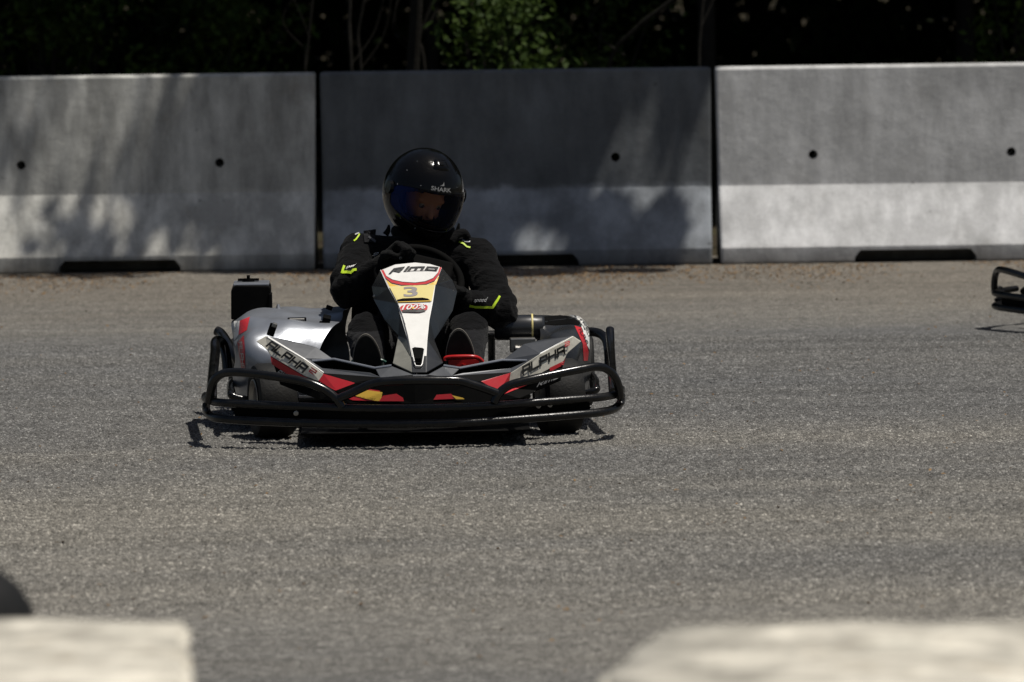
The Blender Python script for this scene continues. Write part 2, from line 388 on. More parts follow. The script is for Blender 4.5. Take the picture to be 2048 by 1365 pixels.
# ------------------------------------------------------------------ the ground
def sheet(name, x0, x1, y0, y1, z, mat, nx=2, ny=2):
    vs_ = [(x0 + (x1 - x0) * i / nx, y0 + (y1 - y0) * j / ny, z) for j in range(ny + 1) for i in range(nx + 1)]
    fs = [(j * (nx + 1) + i, j * (nx + 1) + i + 1, (j + 1) * (nx + 1) + i + 1, (j + 1) * (nx + 1) + i) for j in range(ny) for i in range(nx)]
    return structure(link(name, mesh_from(vs_, fs, name), None, mat))
sheet('ground', -600, 600, -600, 600, -0.004, M['soil'])
def track():
    X0, X1, Y0, Y1, dx, dy = -2.15, 2.45, -4.6, 5.0, 0.0056, 0.0105
    nx = int((X1 - X0) / dx); ny = int((Y1 - Y0) / dy)
    r_ = np.random.default_rng(5)
    h = np.clip(r_.normal(0, 1, (ny, nx)), -1.2, 2.2) * .0022
    h += .0011 * np.kron(r_.normal(0, 1, (ny // 2 + 1, nx // 3 + 1)), np.ones((2, 3)))[:ny, :nx]
    h[0] = h[-1] = 0; h[:, 0] = h[:, -1] = 0
    xs = np.linspace(X0, X1, nx); ys = np.linspace(Y0, Y1, ny)
    gx, gy = np.meshgrid(xs, ys)
    gx = gx + r_.uniform(-.35, .35, gx.shape) * dx * (h != 0); gy = gy + r_.uniform(-.35, .35, gy.shape) * dy * (h != 0)
    co = np.stack([gx, gy, h], 2).reshape(-1, 3)
    A_ = 60; B0, B1 = -60, 10.95
    ring = np.array([[-A_, B0, 0], [X0, B0, 0], [X1, B0, 0], [A_, B0, 0], [-A_, Y0, 0], [A_, Y0, 0], [-A_, Y1, 0], [A_, Y1, 0], [-A_, B1, 0], [X0, B1, 0], [X1, B1, 0], [A_, B1, 0]], float)
    n0 = len(co); co = np.concatenate([co, ring])
    i, j = np.meshgrid(np.arange(nx - 1), np.arange(ny - 1)); a_ = (j * nx + i).ravel()
    q = np.stack([a_, a_ + 1, a_ + nx + 1, a_ + nx], 1)
    c00, c10, c01, c11 = 0, nx - 1, (ny - 1) * nx, ny * nx - 1
    R_ = lambda k: n0 + k
    ex = np.array([[R_(0), R_(1), c00, R_(4)], [R_(1), R_(2), c10, c00], [R_(2), R_(3), R_(5), c10], [R_(4), c00, c01, R_(6)], [c10, R_(5), R_(7), c11],
                   [R_(6), c01, R_(9), R_(8)], [c01, c11, R_(10), R_(9)], [c11, R_(7), R_(11), R_(10)]])
    q = np.concatenate([q, ex]); n = len(q)
    me = bpy.data.meshes.new('track'); me.vertices.add(len(co)); me.vertices.foreach_set('co', co.astype(np.float32).ravel())
    me.loops.add(n * 4); me.loops.foreach_set('vertex_index', q.astype(np.int32).ravel())
    me.polygons.add(n); me.polygons.foreach_set('loop_start', np.arange(0, n * 4, 4, dtype=np.int32)); me.polygons.foreach_set('loop_total', np.full(n, 4, dtype=np.int32))
    me.update(calc_edges=True)
    structure(link('track', me, None, M['asphalt']))
track()

# ------------------------------------------------------------------ barriers
BL, BH = 2.035, 1.015
def barrier(name, label, x0, yf, mat, rz=0.0, length=BL, group='concrete barriers behind the track', notch=True, holes=True, mirror_loc=None, chip=0.0):
    th = thing(name, label, 'barrier', (x0, yf, 0), rz, group)
    half = [(0.0, 0.0), (0.0, 0.085), (0.175, 0.400), (0.235, BH - 0.015), (0.250, BH)]   # depth from the front foot, height
    full = half + [(0.62 - d, z) for d, z in reversed(half)]
    bm = bmesh.new()
    ra = [bm.verts.new((0.012 * (1 - z), d, z)) for d, z in full]
    rb = [bm.verts.new((length - 0.012 * (1 - z), d, z)) for d, z in full]
    n = len(full)
    for i in range(n):
        j = (i + 1) % n
        bm.faces.new((ra[i], ra[j], rb[j], rb[i]))
    bm.faces.new(list(reversed(ra))); bm.faces.new(rb)
    bmesh.ops.recalc_face_normals(bm, faces=bm.faces)
    me = bpy.data.meshes.new('body'); bm.to_mesh(me); bm.free()
    o = link('concrete_body', me, th, mat)
    bv = o.modifiers.new('b', 'BEVEL'); bv.width = 0.014; bv.segments = 2; bv.limit_method = 'ANGLE'; bv.angle_limit = R(40)
    cut = MB()
    if holes:
        for hx in (length * 0.5 - 0.515, length * 0.5 + 0.515):
            cut.tube([(hx, -0.1, 0.555), (hx, 0.8, 0.555)], 0.024, n=20, straight=True)
    if notch:
        a, b_ = length / 2 - 0.315, length / 2 + 0.315
        pf = [(a, -0.01), (a, 0.03), (a + 0.03, 0.066), (b_ - 0.03, 0.066), (b_, 0.03), (b_, -0.01)]
        k = len(pf); v = [(x, -0.05, z) for x, z in pf] + [(x, 0.32, z) for x, z in pf]
        cut.add(v, [tuple(range(k)), tuple(range(2 * k - 1, k - 1, -1))] + [(i, i + k, (i + 1) % k + k, (i + 1) % k) for i in range(k)])
    if cut.v:
        co = cut.build('cutter', mat, th, sm=False)
        bo = o.modifiers.new('c', 'BOOLEAN'); bo.object = co; bo.operation = 'DIFFERENCE'; bo.solver = 'EXACT'
        bpy.context.view_layer.update(); bake(o)
        bpy.data.objects.remove(co)
    if chip:
        bm = bmesh.new(); bm.from_mesh(o.data)
        for v in bm.verts: v.co += Vector(noise.noise_vector(v.co * 7)) * chip
        bm.to_mesh(o.data); bm.free()
    return th
YB = 10.18
G = 0.022
xm = wy(640, 400, YB).x
BY = YB
barrier('concrete_barrier', 'middle barrier behind the kart driver, concrete coloured dark bluish for its shade', xm, BY, M['concM'])
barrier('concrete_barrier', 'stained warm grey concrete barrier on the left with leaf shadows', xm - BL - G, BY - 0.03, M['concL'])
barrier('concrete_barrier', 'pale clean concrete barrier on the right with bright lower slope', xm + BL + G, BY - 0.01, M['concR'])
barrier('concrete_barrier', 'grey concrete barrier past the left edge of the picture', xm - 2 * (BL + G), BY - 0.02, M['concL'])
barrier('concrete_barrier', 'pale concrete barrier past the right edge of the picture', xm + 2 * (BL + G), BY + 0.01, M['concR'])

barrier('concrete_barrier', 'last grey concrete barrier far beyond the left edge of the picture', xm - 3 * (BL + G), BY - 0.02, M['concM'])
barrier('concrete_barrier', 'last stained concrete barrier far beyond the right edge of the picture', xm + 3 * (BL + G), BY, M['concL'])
# foreground blocks, out of focus at the bottom edge
def block(label, outline, top, mat, name='concrete_block'):
    base = Vector((sum(p[0] for p in outline) / len(outline), sum(p[1] for p in outline) / len(outline), 0))
    bm = bmesh.new()
    vb = [bm.verts.new((p[0] - base.x, p[1] - base.y, 0)) for p in outline]
    vt = [bm.verts.new((p[0] - base.x, p[1] - base.y, top)) for p in outline]
    n = len(outline)
    bm.faces.new(vt); bm.faces.new(list(reversed(vb)))
    for i in range(n): bm.faces.new((vb[i], vb[(i + 1) % n], vt[(i + 1) % n], vt[i]))
    bmesh.ops.recalc_face_normals(bm, faces=bm.faces)
    bmesh.ops.bevel(bm, geom=[e for e in bm.edges], offset=0.012, segments=3, affect='EDGES')
    bmesh.ops.triangulate(bm, faces=[f for f in bm.faces if len(f.verts) > 4])
    bmesh.ops.subdivide_edges(bm, edges=[e for e in bm.edges if e.calc_length() > 0.08], cuts=5, use_grid_fill=True)
    for v in bm.verts:
        q = v.co + base
        v.co += Vector(noise.noise_vector(q * 5)) * 0.014 + Vector(noise.noise_vector(q * 19)) * 0.006
    me = bpy.data.meshes.new(name); bm.to_mesh(me); bm.free(); smooth(me)
    o = link(name, me, None, mat, base)
    return tag(o, label, 'concrete block', 'blurred blocks in the foreground')
TZ = .72
def tp(px, py, z=TZ): p = wg(px, py, z); return (p.x, p.y)
a = tp(372, 1240); b_ = tp(-420, 1232)
block('blurred pale concrete block at the lower left corner', [b_, a, tp(379, 1310), tp(374, 1420), tp(-420, 1420)], TZ, M['concF'])
block('blurred pale concrete block at the lower right with a slanted left end', [tp(1335, 1246), tp(2450, 1240), tp(2450, 1430), tp(1250, 1440), tp(1212, 1385), tp(1206, 1340)], TZ, M['concF'])
# black tyre standing behind the left block
tc_ = wy(-30, 1240, -12.45)
ty = MB()
prof = [(-0.085, 0.17), (-0.10, 0.20), (-0.095, 0.235), (-0.072, 0.262), (-.04, .281), (0, 0.288), (.04, .281), (0.072, 0.262), (0.095, 0.235), (0.10, 0.20), (0.085, 0.17)]
ty.lathe(prof + [(0.08, 0.175), (0.08, 0.25), (0, 0.27), (-0.08, 0.25), (-0.08, 0.175)], 'Z', n=48, closed=True)
# a stack of four tyres whose top one shows
zt = wy(0, 1172, -10.2).z
xt = wy(30, 1200, -10.2).x
for k in range(4):
    z = zt - 0.1 - 0.205 * (3 - k)
    o = ty.build('tyre', M['rubber'], None, loc=(xt - 0.275, -10.0, z)) if k == 0 else bpy.data.objects['tyre'].copy()
    if k: C.objects.link(o); o.location = (xt - 0.275 + random.uniform(-.01, .01), -10.0, z)
    tag(o, ['black tyre at the bottom of the stack behind the left block', 'black tyre second from the bottom of the stack',
            'black tyre second from the top of the stack', 'black tyre on top of the stack, poking up behind the lower left block'][k], 'tyre', 'stacked tyres behind the left block')

# ------------------------------------------------------------------ the kart
kart = thing('go_kart', 'black and red racing go-kart number 3 with tubular bumpers, driven round the bend', 'go-kart', KART.translation, R(1.5), 'go-karts on the track')
TARGETS = []
def bvh_of(o):
    dg = bpy.context.evaluated_depsgraph_get()
    e = o.evaluated_get(dg); me = e.to_mesh()
    t_ = BVHTree.FromPolygons([v.co.copy() for v in me.vertices], [tuple(p.vertices) for p in me.polygons])
    e.to_mesh_clear(); return t_
def stick(pts2d, faces, trees, name, mat, parent, lift=0.0015, dfall=0.3, xf=None):
    """Lay a flat print on the surface that lies under it (vertices dropped on to the mesh, lifted clear of it)."""
    vs_ = []; hits = []
    for px, py in pts2d:
        r = kray(px, py); best = None
        for t_ in trees:
            h = t_.ray_cast(KO, r)
            if h[0] is not None and (best is None or h[3] < best[3]): best = h
        hits.append(best)
    good = sorted(h[3] for h in hits if h is not None)
    med = good[len(good) // 2] if good else None
    for i_, (px, py) in enumerate(pts2d):
        r = kray(px, py); best = hits[i_]
        if best is not None and abs(best[3] - med) > .5: best = None
        if best is None and med is None: p = K(px, py, dfall); nrm = -r
        elif best is None:           # just past the edge: carry on from the nearest point that lies on it
            j_ = min((k for k in range(len(hits)) if hits[k] is not None and abs(hits[k][3] - med) <= .5), key=lambda k: (pts2d[k][0] - px) ** 2 + (pts2d[k][1] - py) ** 2)
            nrm = hits[j_][1]; p = KO + r * hits[j_][3]
            if nrm.dot(r) > 0: nrm = -nrm
        else:
            p = best[0]; nrm = best[1]
            if nrm.dot(r) > 0: nrm = -nrm
        vs_.append(p + nrm * lift * .5 - r * lift * 0.4)
    if xf: vs_ = [xf @ v for v in vs_]
    me = mesh_from(vs_, faces, name)
    return link(name, me, parent, mat)
def poly2d(pts, cell=7.0):
    bm = bmesh.new()
    f = bm.faces.new([bm.verts.new((x, y, 0)) for x, y in pts])
    bmesh.ops.triangulate(bm, faces=[f])
    for _ in range(6):
        es = [e for e in bm.edges if e.calc_length() > cell]
        if not es: break
        bmesh.ops.subdivide_edges(bm, edges=es, cuts=1)
        bmesh.ops.triangulate(bm, faces=bm.faces)
    bm.verts.index_update()
    P = [(v.co.x, v.co.y) for v in bm.verts]; Fc = [tuple(v.index for v in f.verts) for f in bm.faces]
    bm.free(); return P, Fc
def patch(pts, trees, name, mat, parent, lift=0.0015, cell=7.0, **kw):
    P, Fc = poly2d(pts, cell); return stick(P, Fc, trees, name, mat, parent, lift, **kw)
def text2d(txt, quad, shear=0.0, bold=0.0, cell=None):
    """Outline of a word warped into the quad bl, br, tr, tl."""
    cu = bpy.data.curves.new('t', 'FONT'); cu.body = txt; cu.shear = shear; cu.offset = bold; cu.resolution_u = 4
    o = bpy.data.objects.new('t', cu); C.objects.link(o); bpy.context.view_layer.update()
    dg = bpy.context.evaluated_depsgraph_get(); me = bpy.data.meshes.new_from_object(o.evaluated_get(dg))
    xy = [(v.co.x, v.co.y) for v in me.vertices]; fs = [tuple(p.vertices) for p in me.polygons]
    C.objects.unlink(o); bpy.data.objects.remove(o); bpy.data.curves.remove(cu)
    x0 = min(p[0] for p in xy); x1 = max(p[0] for p in xy); y0 = min(p[1] for p in xy); y1 = max(p[1] for p in xy)
    bl, br, tr_, tl = [Vector(q) for q in quad]; out_ = []
    for x, y in xy:
        u = (x - x0) / (x1 - x0); v = (y - y0) / (y1 - y0)
        p = (bl * (1 - u) + br * u) * (1 - v) + (tl * (1 - u) + tr_ * u) * v
        out_.append((p.x, p.y))
    return out_, fs
def print_text(txt, quad, trees, mat, parent, name='lettering', lift=0.003, shear=0.0, bold=0.0, **kw):
    P, Fc = text2d(txt, quad, shear, bold); return stick(P, Fc, trees, name, mat, parent, lift, **kw)
def square_word(word, quad, stroke=0.2):
    """Squared, racing-style capitals drawn as strokes in a unit cell (each letter 0..1), warped into the quad."""
    L = {'A': [[(0, 0), (0, 1), (1, 1), (1, 0)], [(0, .45), (1, .45)]], 'L': [[(0, 1), (0, 0), (1, 0)]], 'P': [[(0, 0), (0, 1), (1, 1), (1, .45), (0, .45)]],
         'H': [[(0, 0), (0, 1)], [(1, 0), (1, 1)], [(0, .5), (1, .5)]], '2': [[(0, 1), (1, 1), (1, .5), (0, .5), (0, 0), (1, 0)]],
         'R': [[(0, 0), (0, 1), (1, 1), (1, .45), (.3, .45), (1, 0)]], 'i': [[(.5, 0), (.5, .6)], [(.5, .82), (.5, 1)]], 'M': [[(0, 0), (0, .75), (1, .75), (1, 0)], [(.5, 0), (.5, .75)]],
         'O': [[(0, 0), (0, .75), (1, .75), (1, 0), (0, 0)]], 'o': [[(0, 0), (0, .75), (1, .75), (1, 0), (0, 0)]]}
    wd = {'i': .45, 'M': 1.35}; n = sum(wd.get(c, 1) for c in word); cw0 = 0.74; V = []; Fc = []; pen = 0.0
    bl, br, tr_, tl = [Vector(q) for q in quad]
    def wp(x, y):
        p = (bl * (1 - x) + br * x) * (1 - y) + (tl * (1 - x) + tr_ * x) * y
        return (p.x, p.y)
    for i, ch in enumerate(word):
        cw = cw0 * wd.get(ch, 1); pen0 = pen; pen += wd.get(ch, 1)
        for s in L[ch]:
            for (xa, ya), (xb, yb) in zip(s[:-1], s[1:]):
                k = 1.0 / n
                hs = stroke / 2
                ax, ay, bx, by = xa * cw, ya * (1 - stroke) + hs, xb * cw, yb * (1 - stroke) + hs
                dx, dy = bx - ax, by - ay; ln = math.hypot(dx, dy) or 1; ux, uy = dx / ln, dy / ln
                ax -= ux * hs * .7; ay -= uy * hs; bx += ux * hs * .7; by += uy * hs
                nx_, ny_ = -uy * hs * .8, ux * hs
                q = [(ax + nx_, ay + ny_), (bx + nx_, by + ny_), (bx - nx_, by - ny_), (ax - nx_, ay - ny_)]
                q = [wp((pen0 + .13 + x + .12 * y) * k, y) for x, y in q]
                na = max(1, int(math.hypot(q[0][0] - q[1][0], q[0][1] - q[1][1]) / 2.0))
                b0 = len(V)
                for i_ in range(na + 1):
                    u = i_ / na
                    for c_, d_ in ((0, 1), (3, 2)): V.append((q[c_][0] * (1 - u) + q[d_][0] * u, q[c_][1] * (1 - u) + q[d_][1] * u))
                for i_ in range(na): Fc += [(b0 + 2 * i_, b0 + 2 * i_ + 1, b0 + 2 * i_ + 3), (b0 + 2 * i_, b0 + 2 * i_ + 3, b0 + 2 * i_ + 2)]
    return V, Fc
def print_square(word, quad, trees, mat, parent, lift=0.003, stroke=0.2, **kw):
    P, Fc = square_word(word, quad, stroke); return stick(P, Fc, trees, 'lettering', mat, parent, lift, **kw)

def facets(name, V, faces, mats, parent, thick=0.006, subd=0, bevel=0.0):
    keys = list(V); idx = {k: i for i, k in enumerate(keys)}
    vs_ = [K(*V[k]) for k in keys]; fs = [[idx[k] for k in f.split()] for f, _ in faces]
    me = mesh_from(vs_, fs, name, mi=[m_ for _, m_ in faces])
    bm = bmesh.new(); bm.from_mesh(me)
    bmesh.ops.recalc_face_normals(bm, faces=bm.faces)
    s = sum(((f.normal.dot(kray(1024, 600)) < 0) - .5) * f.calc_area() for f in bm.faces)
    if s < 0: bmesh.ops.reverse_faces(bm, faces=bm.faces)
    bm.to_mesh(me); bm.free()
    o = link(name, me, parent, mats)
    if thick:
        so_ = o.modifiers.new('s', 'SOLIDIFY'); so_.thickness = thick; so_.offset = -1
    if bevel:
        bv = o.modifiers.new('b', 'BEVEL'); bv.width = bevel; bv.segments = 2; bv.limit_method = 'ANGLE'; bv.angle_limit = R(15)
    return o

# --- wheels
def wheel(c, width, rad, steer=0.0, rim_r=0.066, name='wheel'):
    e = bpy.data.objects.new(name, None); C.objects.link(e); e.parent = kart; e.location = c; e.rotation_euler = (0, 0, steer); e.empty_display_size = .1
    h = width / 2
    b = MB(); b.lathe([(-h * .78, rim_r), (-h * .95, rim_r + .016), (-h, rad * .80), (-h * .93, rad * .93), (-h * .72, rad * .99), (0, rad), (h * .72, rad * .99), (h * .93, rad * .93), (h, rad * .80), (h * .95, rim_r + .016), (h * .78, rim_r)], n=48)
    b.build('tyre', M['rubber'], e)
    b = MB()
    for s in (-1, 1): b.lathe([(s * h * .80, rim_r + .004), (s * h * 1.0, rim_r + .009), (s * h * 1.02, rim_r + .004), (s * h * .74, rim_r - .004), (s * h * .80, rim_r + .003), (s * h * .84, rim_r + .002), (s * h * .80, rim_r - .006), (s * h * .40, rim_r - .010), (s * h * .30, .030), (s * h * .42, .024), (s * h * .42, .0)], n=40)
    b.build('rim', M['steel'], e)
    b = MB(); b.lathe([(-h * .6, .0), (-h * .6, .020), (-h * .3, .022), (h * .3, .022), (h * .6, .020), (h * .6, 0)], n=20); b.build('hub', M['dark'], e)
    return e
for px, py in ((545, 812), (1118, 804)):
    c = K(px, py, 0.47); c.z = 0.130; wheel(c, 0.135, 0.130, R(13))
for sx_ in (-1, 1):
    wheel(Vector((sx_ * (0.664 - 0.10), 1.50, 0.140)), 0.20, 0.140)

# --- chassis: tube frame and floor tray
b = MB()
for s in (-1, 1):
    b.tube([(s * .16, .05, .085), (s * .20, .35, .075), (s * .34, .6, .07), (s * .34, 1.1, .07), (s * .30, 1.5, .09)], 0.015)
b.tube([(-.34, .75, .07), (.34, .75, .07)], .014); b.tube([(-.34, 1.2, .07), (.34, 1.2, .07)], .014)
b.tube([(-.40, .47, .13), (.40, .47, .13)], .016)
b.tube([(-.56, 1.50, .14), (.56, 1.50, .14)], .02)
b.build('chassis', M['tube'], kart)
b = MB(); b.box((0, .60, .048), (.78, 1.12, .006)); b.build('floor_tray', M['dark'], kart, bevel=.002)
b = MB()
for s in (-1, 1):
    b.tube([(s * .40, .47, .13), (s * .30, .54, .12), (s * .03, .56, .13)], .007)
b.build('tie_rod', M['steel'], kart)

# --- front bumper
TB = .0148
bump_e = bpy.data.objects.new('front_bumper', None); C.objects.link(bump_e); bump_e.parent = kart; bump_e.empty_display_size = .1
def ktube(pts, r, name, mat, parent, n=12, sub=7, **kw):
    b = MB(); b.tube([K(*p) for p in pts], r, n=n, sub=sub, **kw); return b.build(name, mat, parent)
ktube([(418, 806, .16), (421, 785, .15), (428, 762, .14), (443, 749, .12), (465, 745, .09), (500, 747, .06), (560, 755, .02), (610, 764, -.01), (640, 775, -.02), (660, 787, -.025), (674, 800, -.03), (684, 815, -.03)], TB, 'corner_tube', M['tube'], bump_e)
ktube([(1240, 796, .16), (1238, 778, .15), (1231, 757, .14), (1216, 740, .12), (1195, 734, .09), (1165, 738, .06), (1110, 749, .02), (1060, 760, -.01), (1025, 769, -.02), (1008, 778, -.025), (996, 790, -.03), (988, 806, -.03)], TB, 'corner_tube', M['tube'], bump_e)
ktube([(676, 798, -.03), (700, 788, -.04), (725, 776, -.05), (745, 768, -.06), (775, 763, -.07), (830, 761, -.075), (885, 761, -.07), (918, 762, -.06), (940, 768, -.05), (965, 776, -.04), (995, 787, -.03)], TB, 'centre_tube', M['tube'], bump_e)
mid = [(411, 792, .34), (411, 797, .26), (424, 803, .17), (445, 806, .10), (500, 809, .05), (600, 813, .0), (700, 817, -.03), (830, 817, -.05), (960, 813, -.03), (1060, 806, .0), (1150, 799, .05), (1200, 795, .10), (1228, 790, .17), (1241, 784, .26), (1243, 779, .34)]
low = [(412, 812, .34), (414, 824, .26), (424, 834, .17), (445, 838, .10), (500, 842, .05), (600, 846, .0), (700, 848, -.03), (830, 848, -.05), (960, 844, -.03), (1060, 837, .0), (1150, 830, .05), (1200, 825, .10), (1228, 818, .17), (1241, 806, .26), (1243, 793, .34)]
ktube(mid, .0138, 'bumper_rail', M['rail'], bump_e)
ktube(low, .0145, 'bumper_rail', M['rail'], bump_e)
b = MB()                                   # dark band between the rails
bp = [Vector(p) for p in (K(470, 824, .09), K(600, 830, .025), K(700, 833, -.01), K(830, 833, -.03), K(960, 829, -.01), K(1060, 822, .025), K(1180, 813, .09))]
pp, _ = catmull(bp, [0] * len(bp), 6, False)
v = []; f = []
for p in pp:
    for dy, dz in ((0, .016), (0, -.016), (.018, -.016), (.018, .016)): v.append(p + Vector((0, dy, dz)))
for i in range(len(pp) - 1):
    for k in range(4): f.append((4 * i + k, 4 * i + (k + 1) % 4, 4 * i + 4 + (k + 1) % 4, 4 * i + 4 + k))
f += [(0, 1, 2, 3), tuple(len(v) - 1 - k for k in range(4))]
b.add(v, f); b.build('rail_spacer', M['dark'], bump_e)
for px, py, dd in ((592, 827, .012), (1077, 812, .022), (1100, 810, .034)):
    b = MB(); c = K(px, py, dd)
    b.lathe([(0, .0085), (-.004, .0085), (-.005, .006), (-.005, .0045), (-.001, .004), (-.001, 0)], 'Y', c, n=18)
    b.build('bolt', M['steel'], bump_e)
for pts in ([(620, 820, .03), (640, 822, .15), (660, 815, .3)], [(1040, 812, .03), (1030, 815, .15), (1010, 808, .3)]):
    ktube(pts, .012, 'bumper_mount', M['tube'], bump_e)
for px, py in ((414, 794), (414, 822), (1242, 786), (1242, 806)):
    b = MB(); b.ball(K(px, py, .2), (.012, .03, .012)); b.build('rail_end', M['rail'], bump_e)

# --- side hoops
ktube([(424, 800, .36), (424, 770, .5), (427, 735, .75), (430, 705, .95), (431, 686, 1.05), (437, 682, 1.12), (446, 690, 1.15), (452, 712, 1.12), (455, 745, 1.1)], .0185, 'side_hoop', M['tube'], kart)
ktube([(433, 662, 1.52), (443, 668, 1.50), (455, 686, 1.40), (470, 712, 1.3), (480, 730, 1.3)], .0175, 'rear_hoop', M['tube'], kart)
ktube([(1228, 786, .36), (1226, 760, .5), (1223, 725, .75), (1221, 690, .95), (1220, 660, 1.04)], [.0185, .0185, .0175, .0165, .0155], 'side_hoop', M['tube'], kart)
ktube([(1166, 666, 1.35), (1182, 664, 1.35), (1200, 668, 1.32), (1212, 680, 1.28), (1217, 705, 1.22), (1218, 740, 1.2)], .0165, 'rear_hoop', M['tube'], kart)
b = MB()
b.tube([(-.62, 1.68, .12), (-.60, 1.74, .12), (-.3, 1.78, .12), (.3, 1.78, .12), (.60, 1.74, .12), (.62, 1.68, .12)], .0175)
b.tube([(-.62, 1.68, .25), (-.60, 1.74, .25), (-.3, 1.78, .25), (.3, 1.78, .25), (.60, 1.74, .25), (.62, 1.68, .25)], .0175)
for s in (-1, 1): b.tube([(s * .3, 1.5, .09), (s * .3, 1.78, .12), (s * .3, 1.78, .25)], .014)
b.build('rear_bumper', M['rail'], kart)
b = MB()
for s in (-1, 1):
    b = MB(); b.tube([(s * .34, .62, .08), (s * .60, .55, .13), (s * .64, .62, .15), (s * .64, 1.1, .15), (s * .60, 1.17, .13), (s * .34, 1.15, .08)], .013)
    b.build('side_bar', M['tube'], kart)

# --- pods
PD = lambda d: .62 + (d - .45) * .76
def pod(rows, name, mat):
    nc = len(rows[0]); vs_ = []
    rows = [[(x, y, PD(d)) for x, y, d in r_] for r_ in rows]
    for r_ in rows: vs_ += [K(*p) for p in r_]
    last = [K(*p) for p in rows[-1]]
    vs_ += [Vector((p.x, p.y + .03, p.z - .12)) for p in last]
    vs_ += [Vector((p.x, p.y + .03, .12)) for p in last]
    first = [K(*p) for p in rows[0]]
    vs_ = [Vector((p.x, p.y + .05, .07)) for p in first] + vs_
    nr = len(rows) + 3
    fs = [(j * nc + i, j * nc + i + 1, (j + 1) * nc + i + 1, (j + 1) * nc + i) for j in range(nr - 1) for i in range(nc - 1)]
    me = mesh_from(vs_, fs, name, True)
    o = link(name, me, kart, mat)
    s = o.modifiers.new('s', 'SUBSURF'); s.levels = s.render_levels = 3
    bpy.context.view_layer.update(); bake(o)
    for v in o.data.vertices:
        q = v.co; v.co = q + Vector(noise.noise_vector(q * 6.5)) * .024 + Vector(noise.noise_vector(q * 15)) * .005
    return o
LP = pod([[(474, 775, .80), (480, 768, .60), (497, 764, .50), (545, 764, .47), (600, 764, .5), (640, 756, .56)],
          [(470, 720, .82), (480, 715, .58), (498, 708, .48), (545, 706, .45), (596, 704, .50), (636, 700, .56)],
          [(467, 680, .85), (478, 675, .62), (499, 668, .52), (548, 670, .55), (604, 670, .58), (655, 664, .64)],
          [(467, 654, .92), (480, 649, .74), (500, 641, .64), (558, 643, .68), (620, 640, .72), (676, 636, .76)],
          [(467, 642, 1.0), (484, 635, .90), (505, 630, .85), (556, 622, .86), (618, 632, .90), (698, 616, .95)],
          [(470, 640, 1.2), (490, 628, 1.15), (520, 622, 1.1), (560, 611, 1.1), (612, 620, 1.1), (700, 605, 1.12)],
          [(472, 640, 1.3), (492, 628, 1.3), (522, 620, 1.28), (566, 610, 1.26), (612, 615, 1.26), (700, 602, 1.26)]], 'side_pod', M['pod'])
RP = pod([[(1078, 762, .62), (1100, 762, .50), (1135, 760, .47), (1160, 758, .50), (1174, 756, .62), (1178, 752, .85)],
          [(1078, 712, .62), (1100, 710, .50), (1134, 706, .46), (1158, 703, .50), (1174, 703, .62), (1180, 706, .88)],
          [(1080, 682, .66), (1103, 676, .58), (1130, 672, .53), (1153, 669, .56), (1173, 670, .68), (1180, 676, .92)],
          [(1080, 660, .76), (1104, 656, .70), (1130, 653, .68), (1151, 650, .70), (1170, 652, .80), (1179, 660, 1.0)],
          [(1078, 646, .88), (1104, 644, .86), (1130, 643, .84), (1150, 641, .84), (1166, 643, .92), (1176, 650, 1.06)],
          [(1074, 634, 1.12), (1104, 631, 1.10), (1130, 630, 1.10), (1146, 633, 1.12), (1162, 638, 1.12), (1174, 648, 1.16)],
          [(1074, 633, 1.28), (1104, 630, 1.28), (1130, 630, 1.28), (1146, 633, 1.28), (1162, 640, 1.26), (1174, 650, 1.26)]], 'side_pod', M['plastic'])
tL, tR = bvh_of(LP), bvh_of(RP)
patch([(468, 643), (480, 642), (477, 671), (468, 683)], [tL], 'decal', M['white'], LP, cell=5)
patch([(480, 642), (500, 634), (494, 661), (477, 671)], [tL], 'decal', M['red'], LP, cell=5)
patch([(475, 686), (488, 671), (490, 700), (491, 742), (484, 742)], [tL], 'decal', M['red'], LP, cell=5)
patch([(467, 684), (477, 678), (472, 693)], [tL], 'decal', M['white'], LP, cell=5)
print_square('ALPHA', [(477.5, 684), (484.5, 740), (490.5, 740), (484.5, 682)], [tL], M['cream'], LP, stroke=.16)
patch([(1136, 630), (1158, 633), (1171, 644), (1178, 660), (1179, 700), (1172, 688), (1163, 655), (1160, 642)], [tR], 'decal', M['white'], RP, cell=5)
patch([(1149, 652), (1163, 656), (1172, 684), (1177, 705), (1175, 722), (1167, 722), (1165, 688)], [tR], 'decal', M['red'], RP, lift=.002, cell=5)
print_square('ALPHA', [(1156, 660), (1172, 690), (1176, 686), (1163, 656)], [tR], M['ink'], RP, lift=.0035, stroke=.16)
patch([(1084, 649), (1082, 640), (1090, 634), (1120, 631), (1140, 634), (1152, 640), (1160, 646), (1158, 651), (1140, 649), (1110, 651)], [tR], 'opening', M['slot'], RP, lift=.002, cell=5)
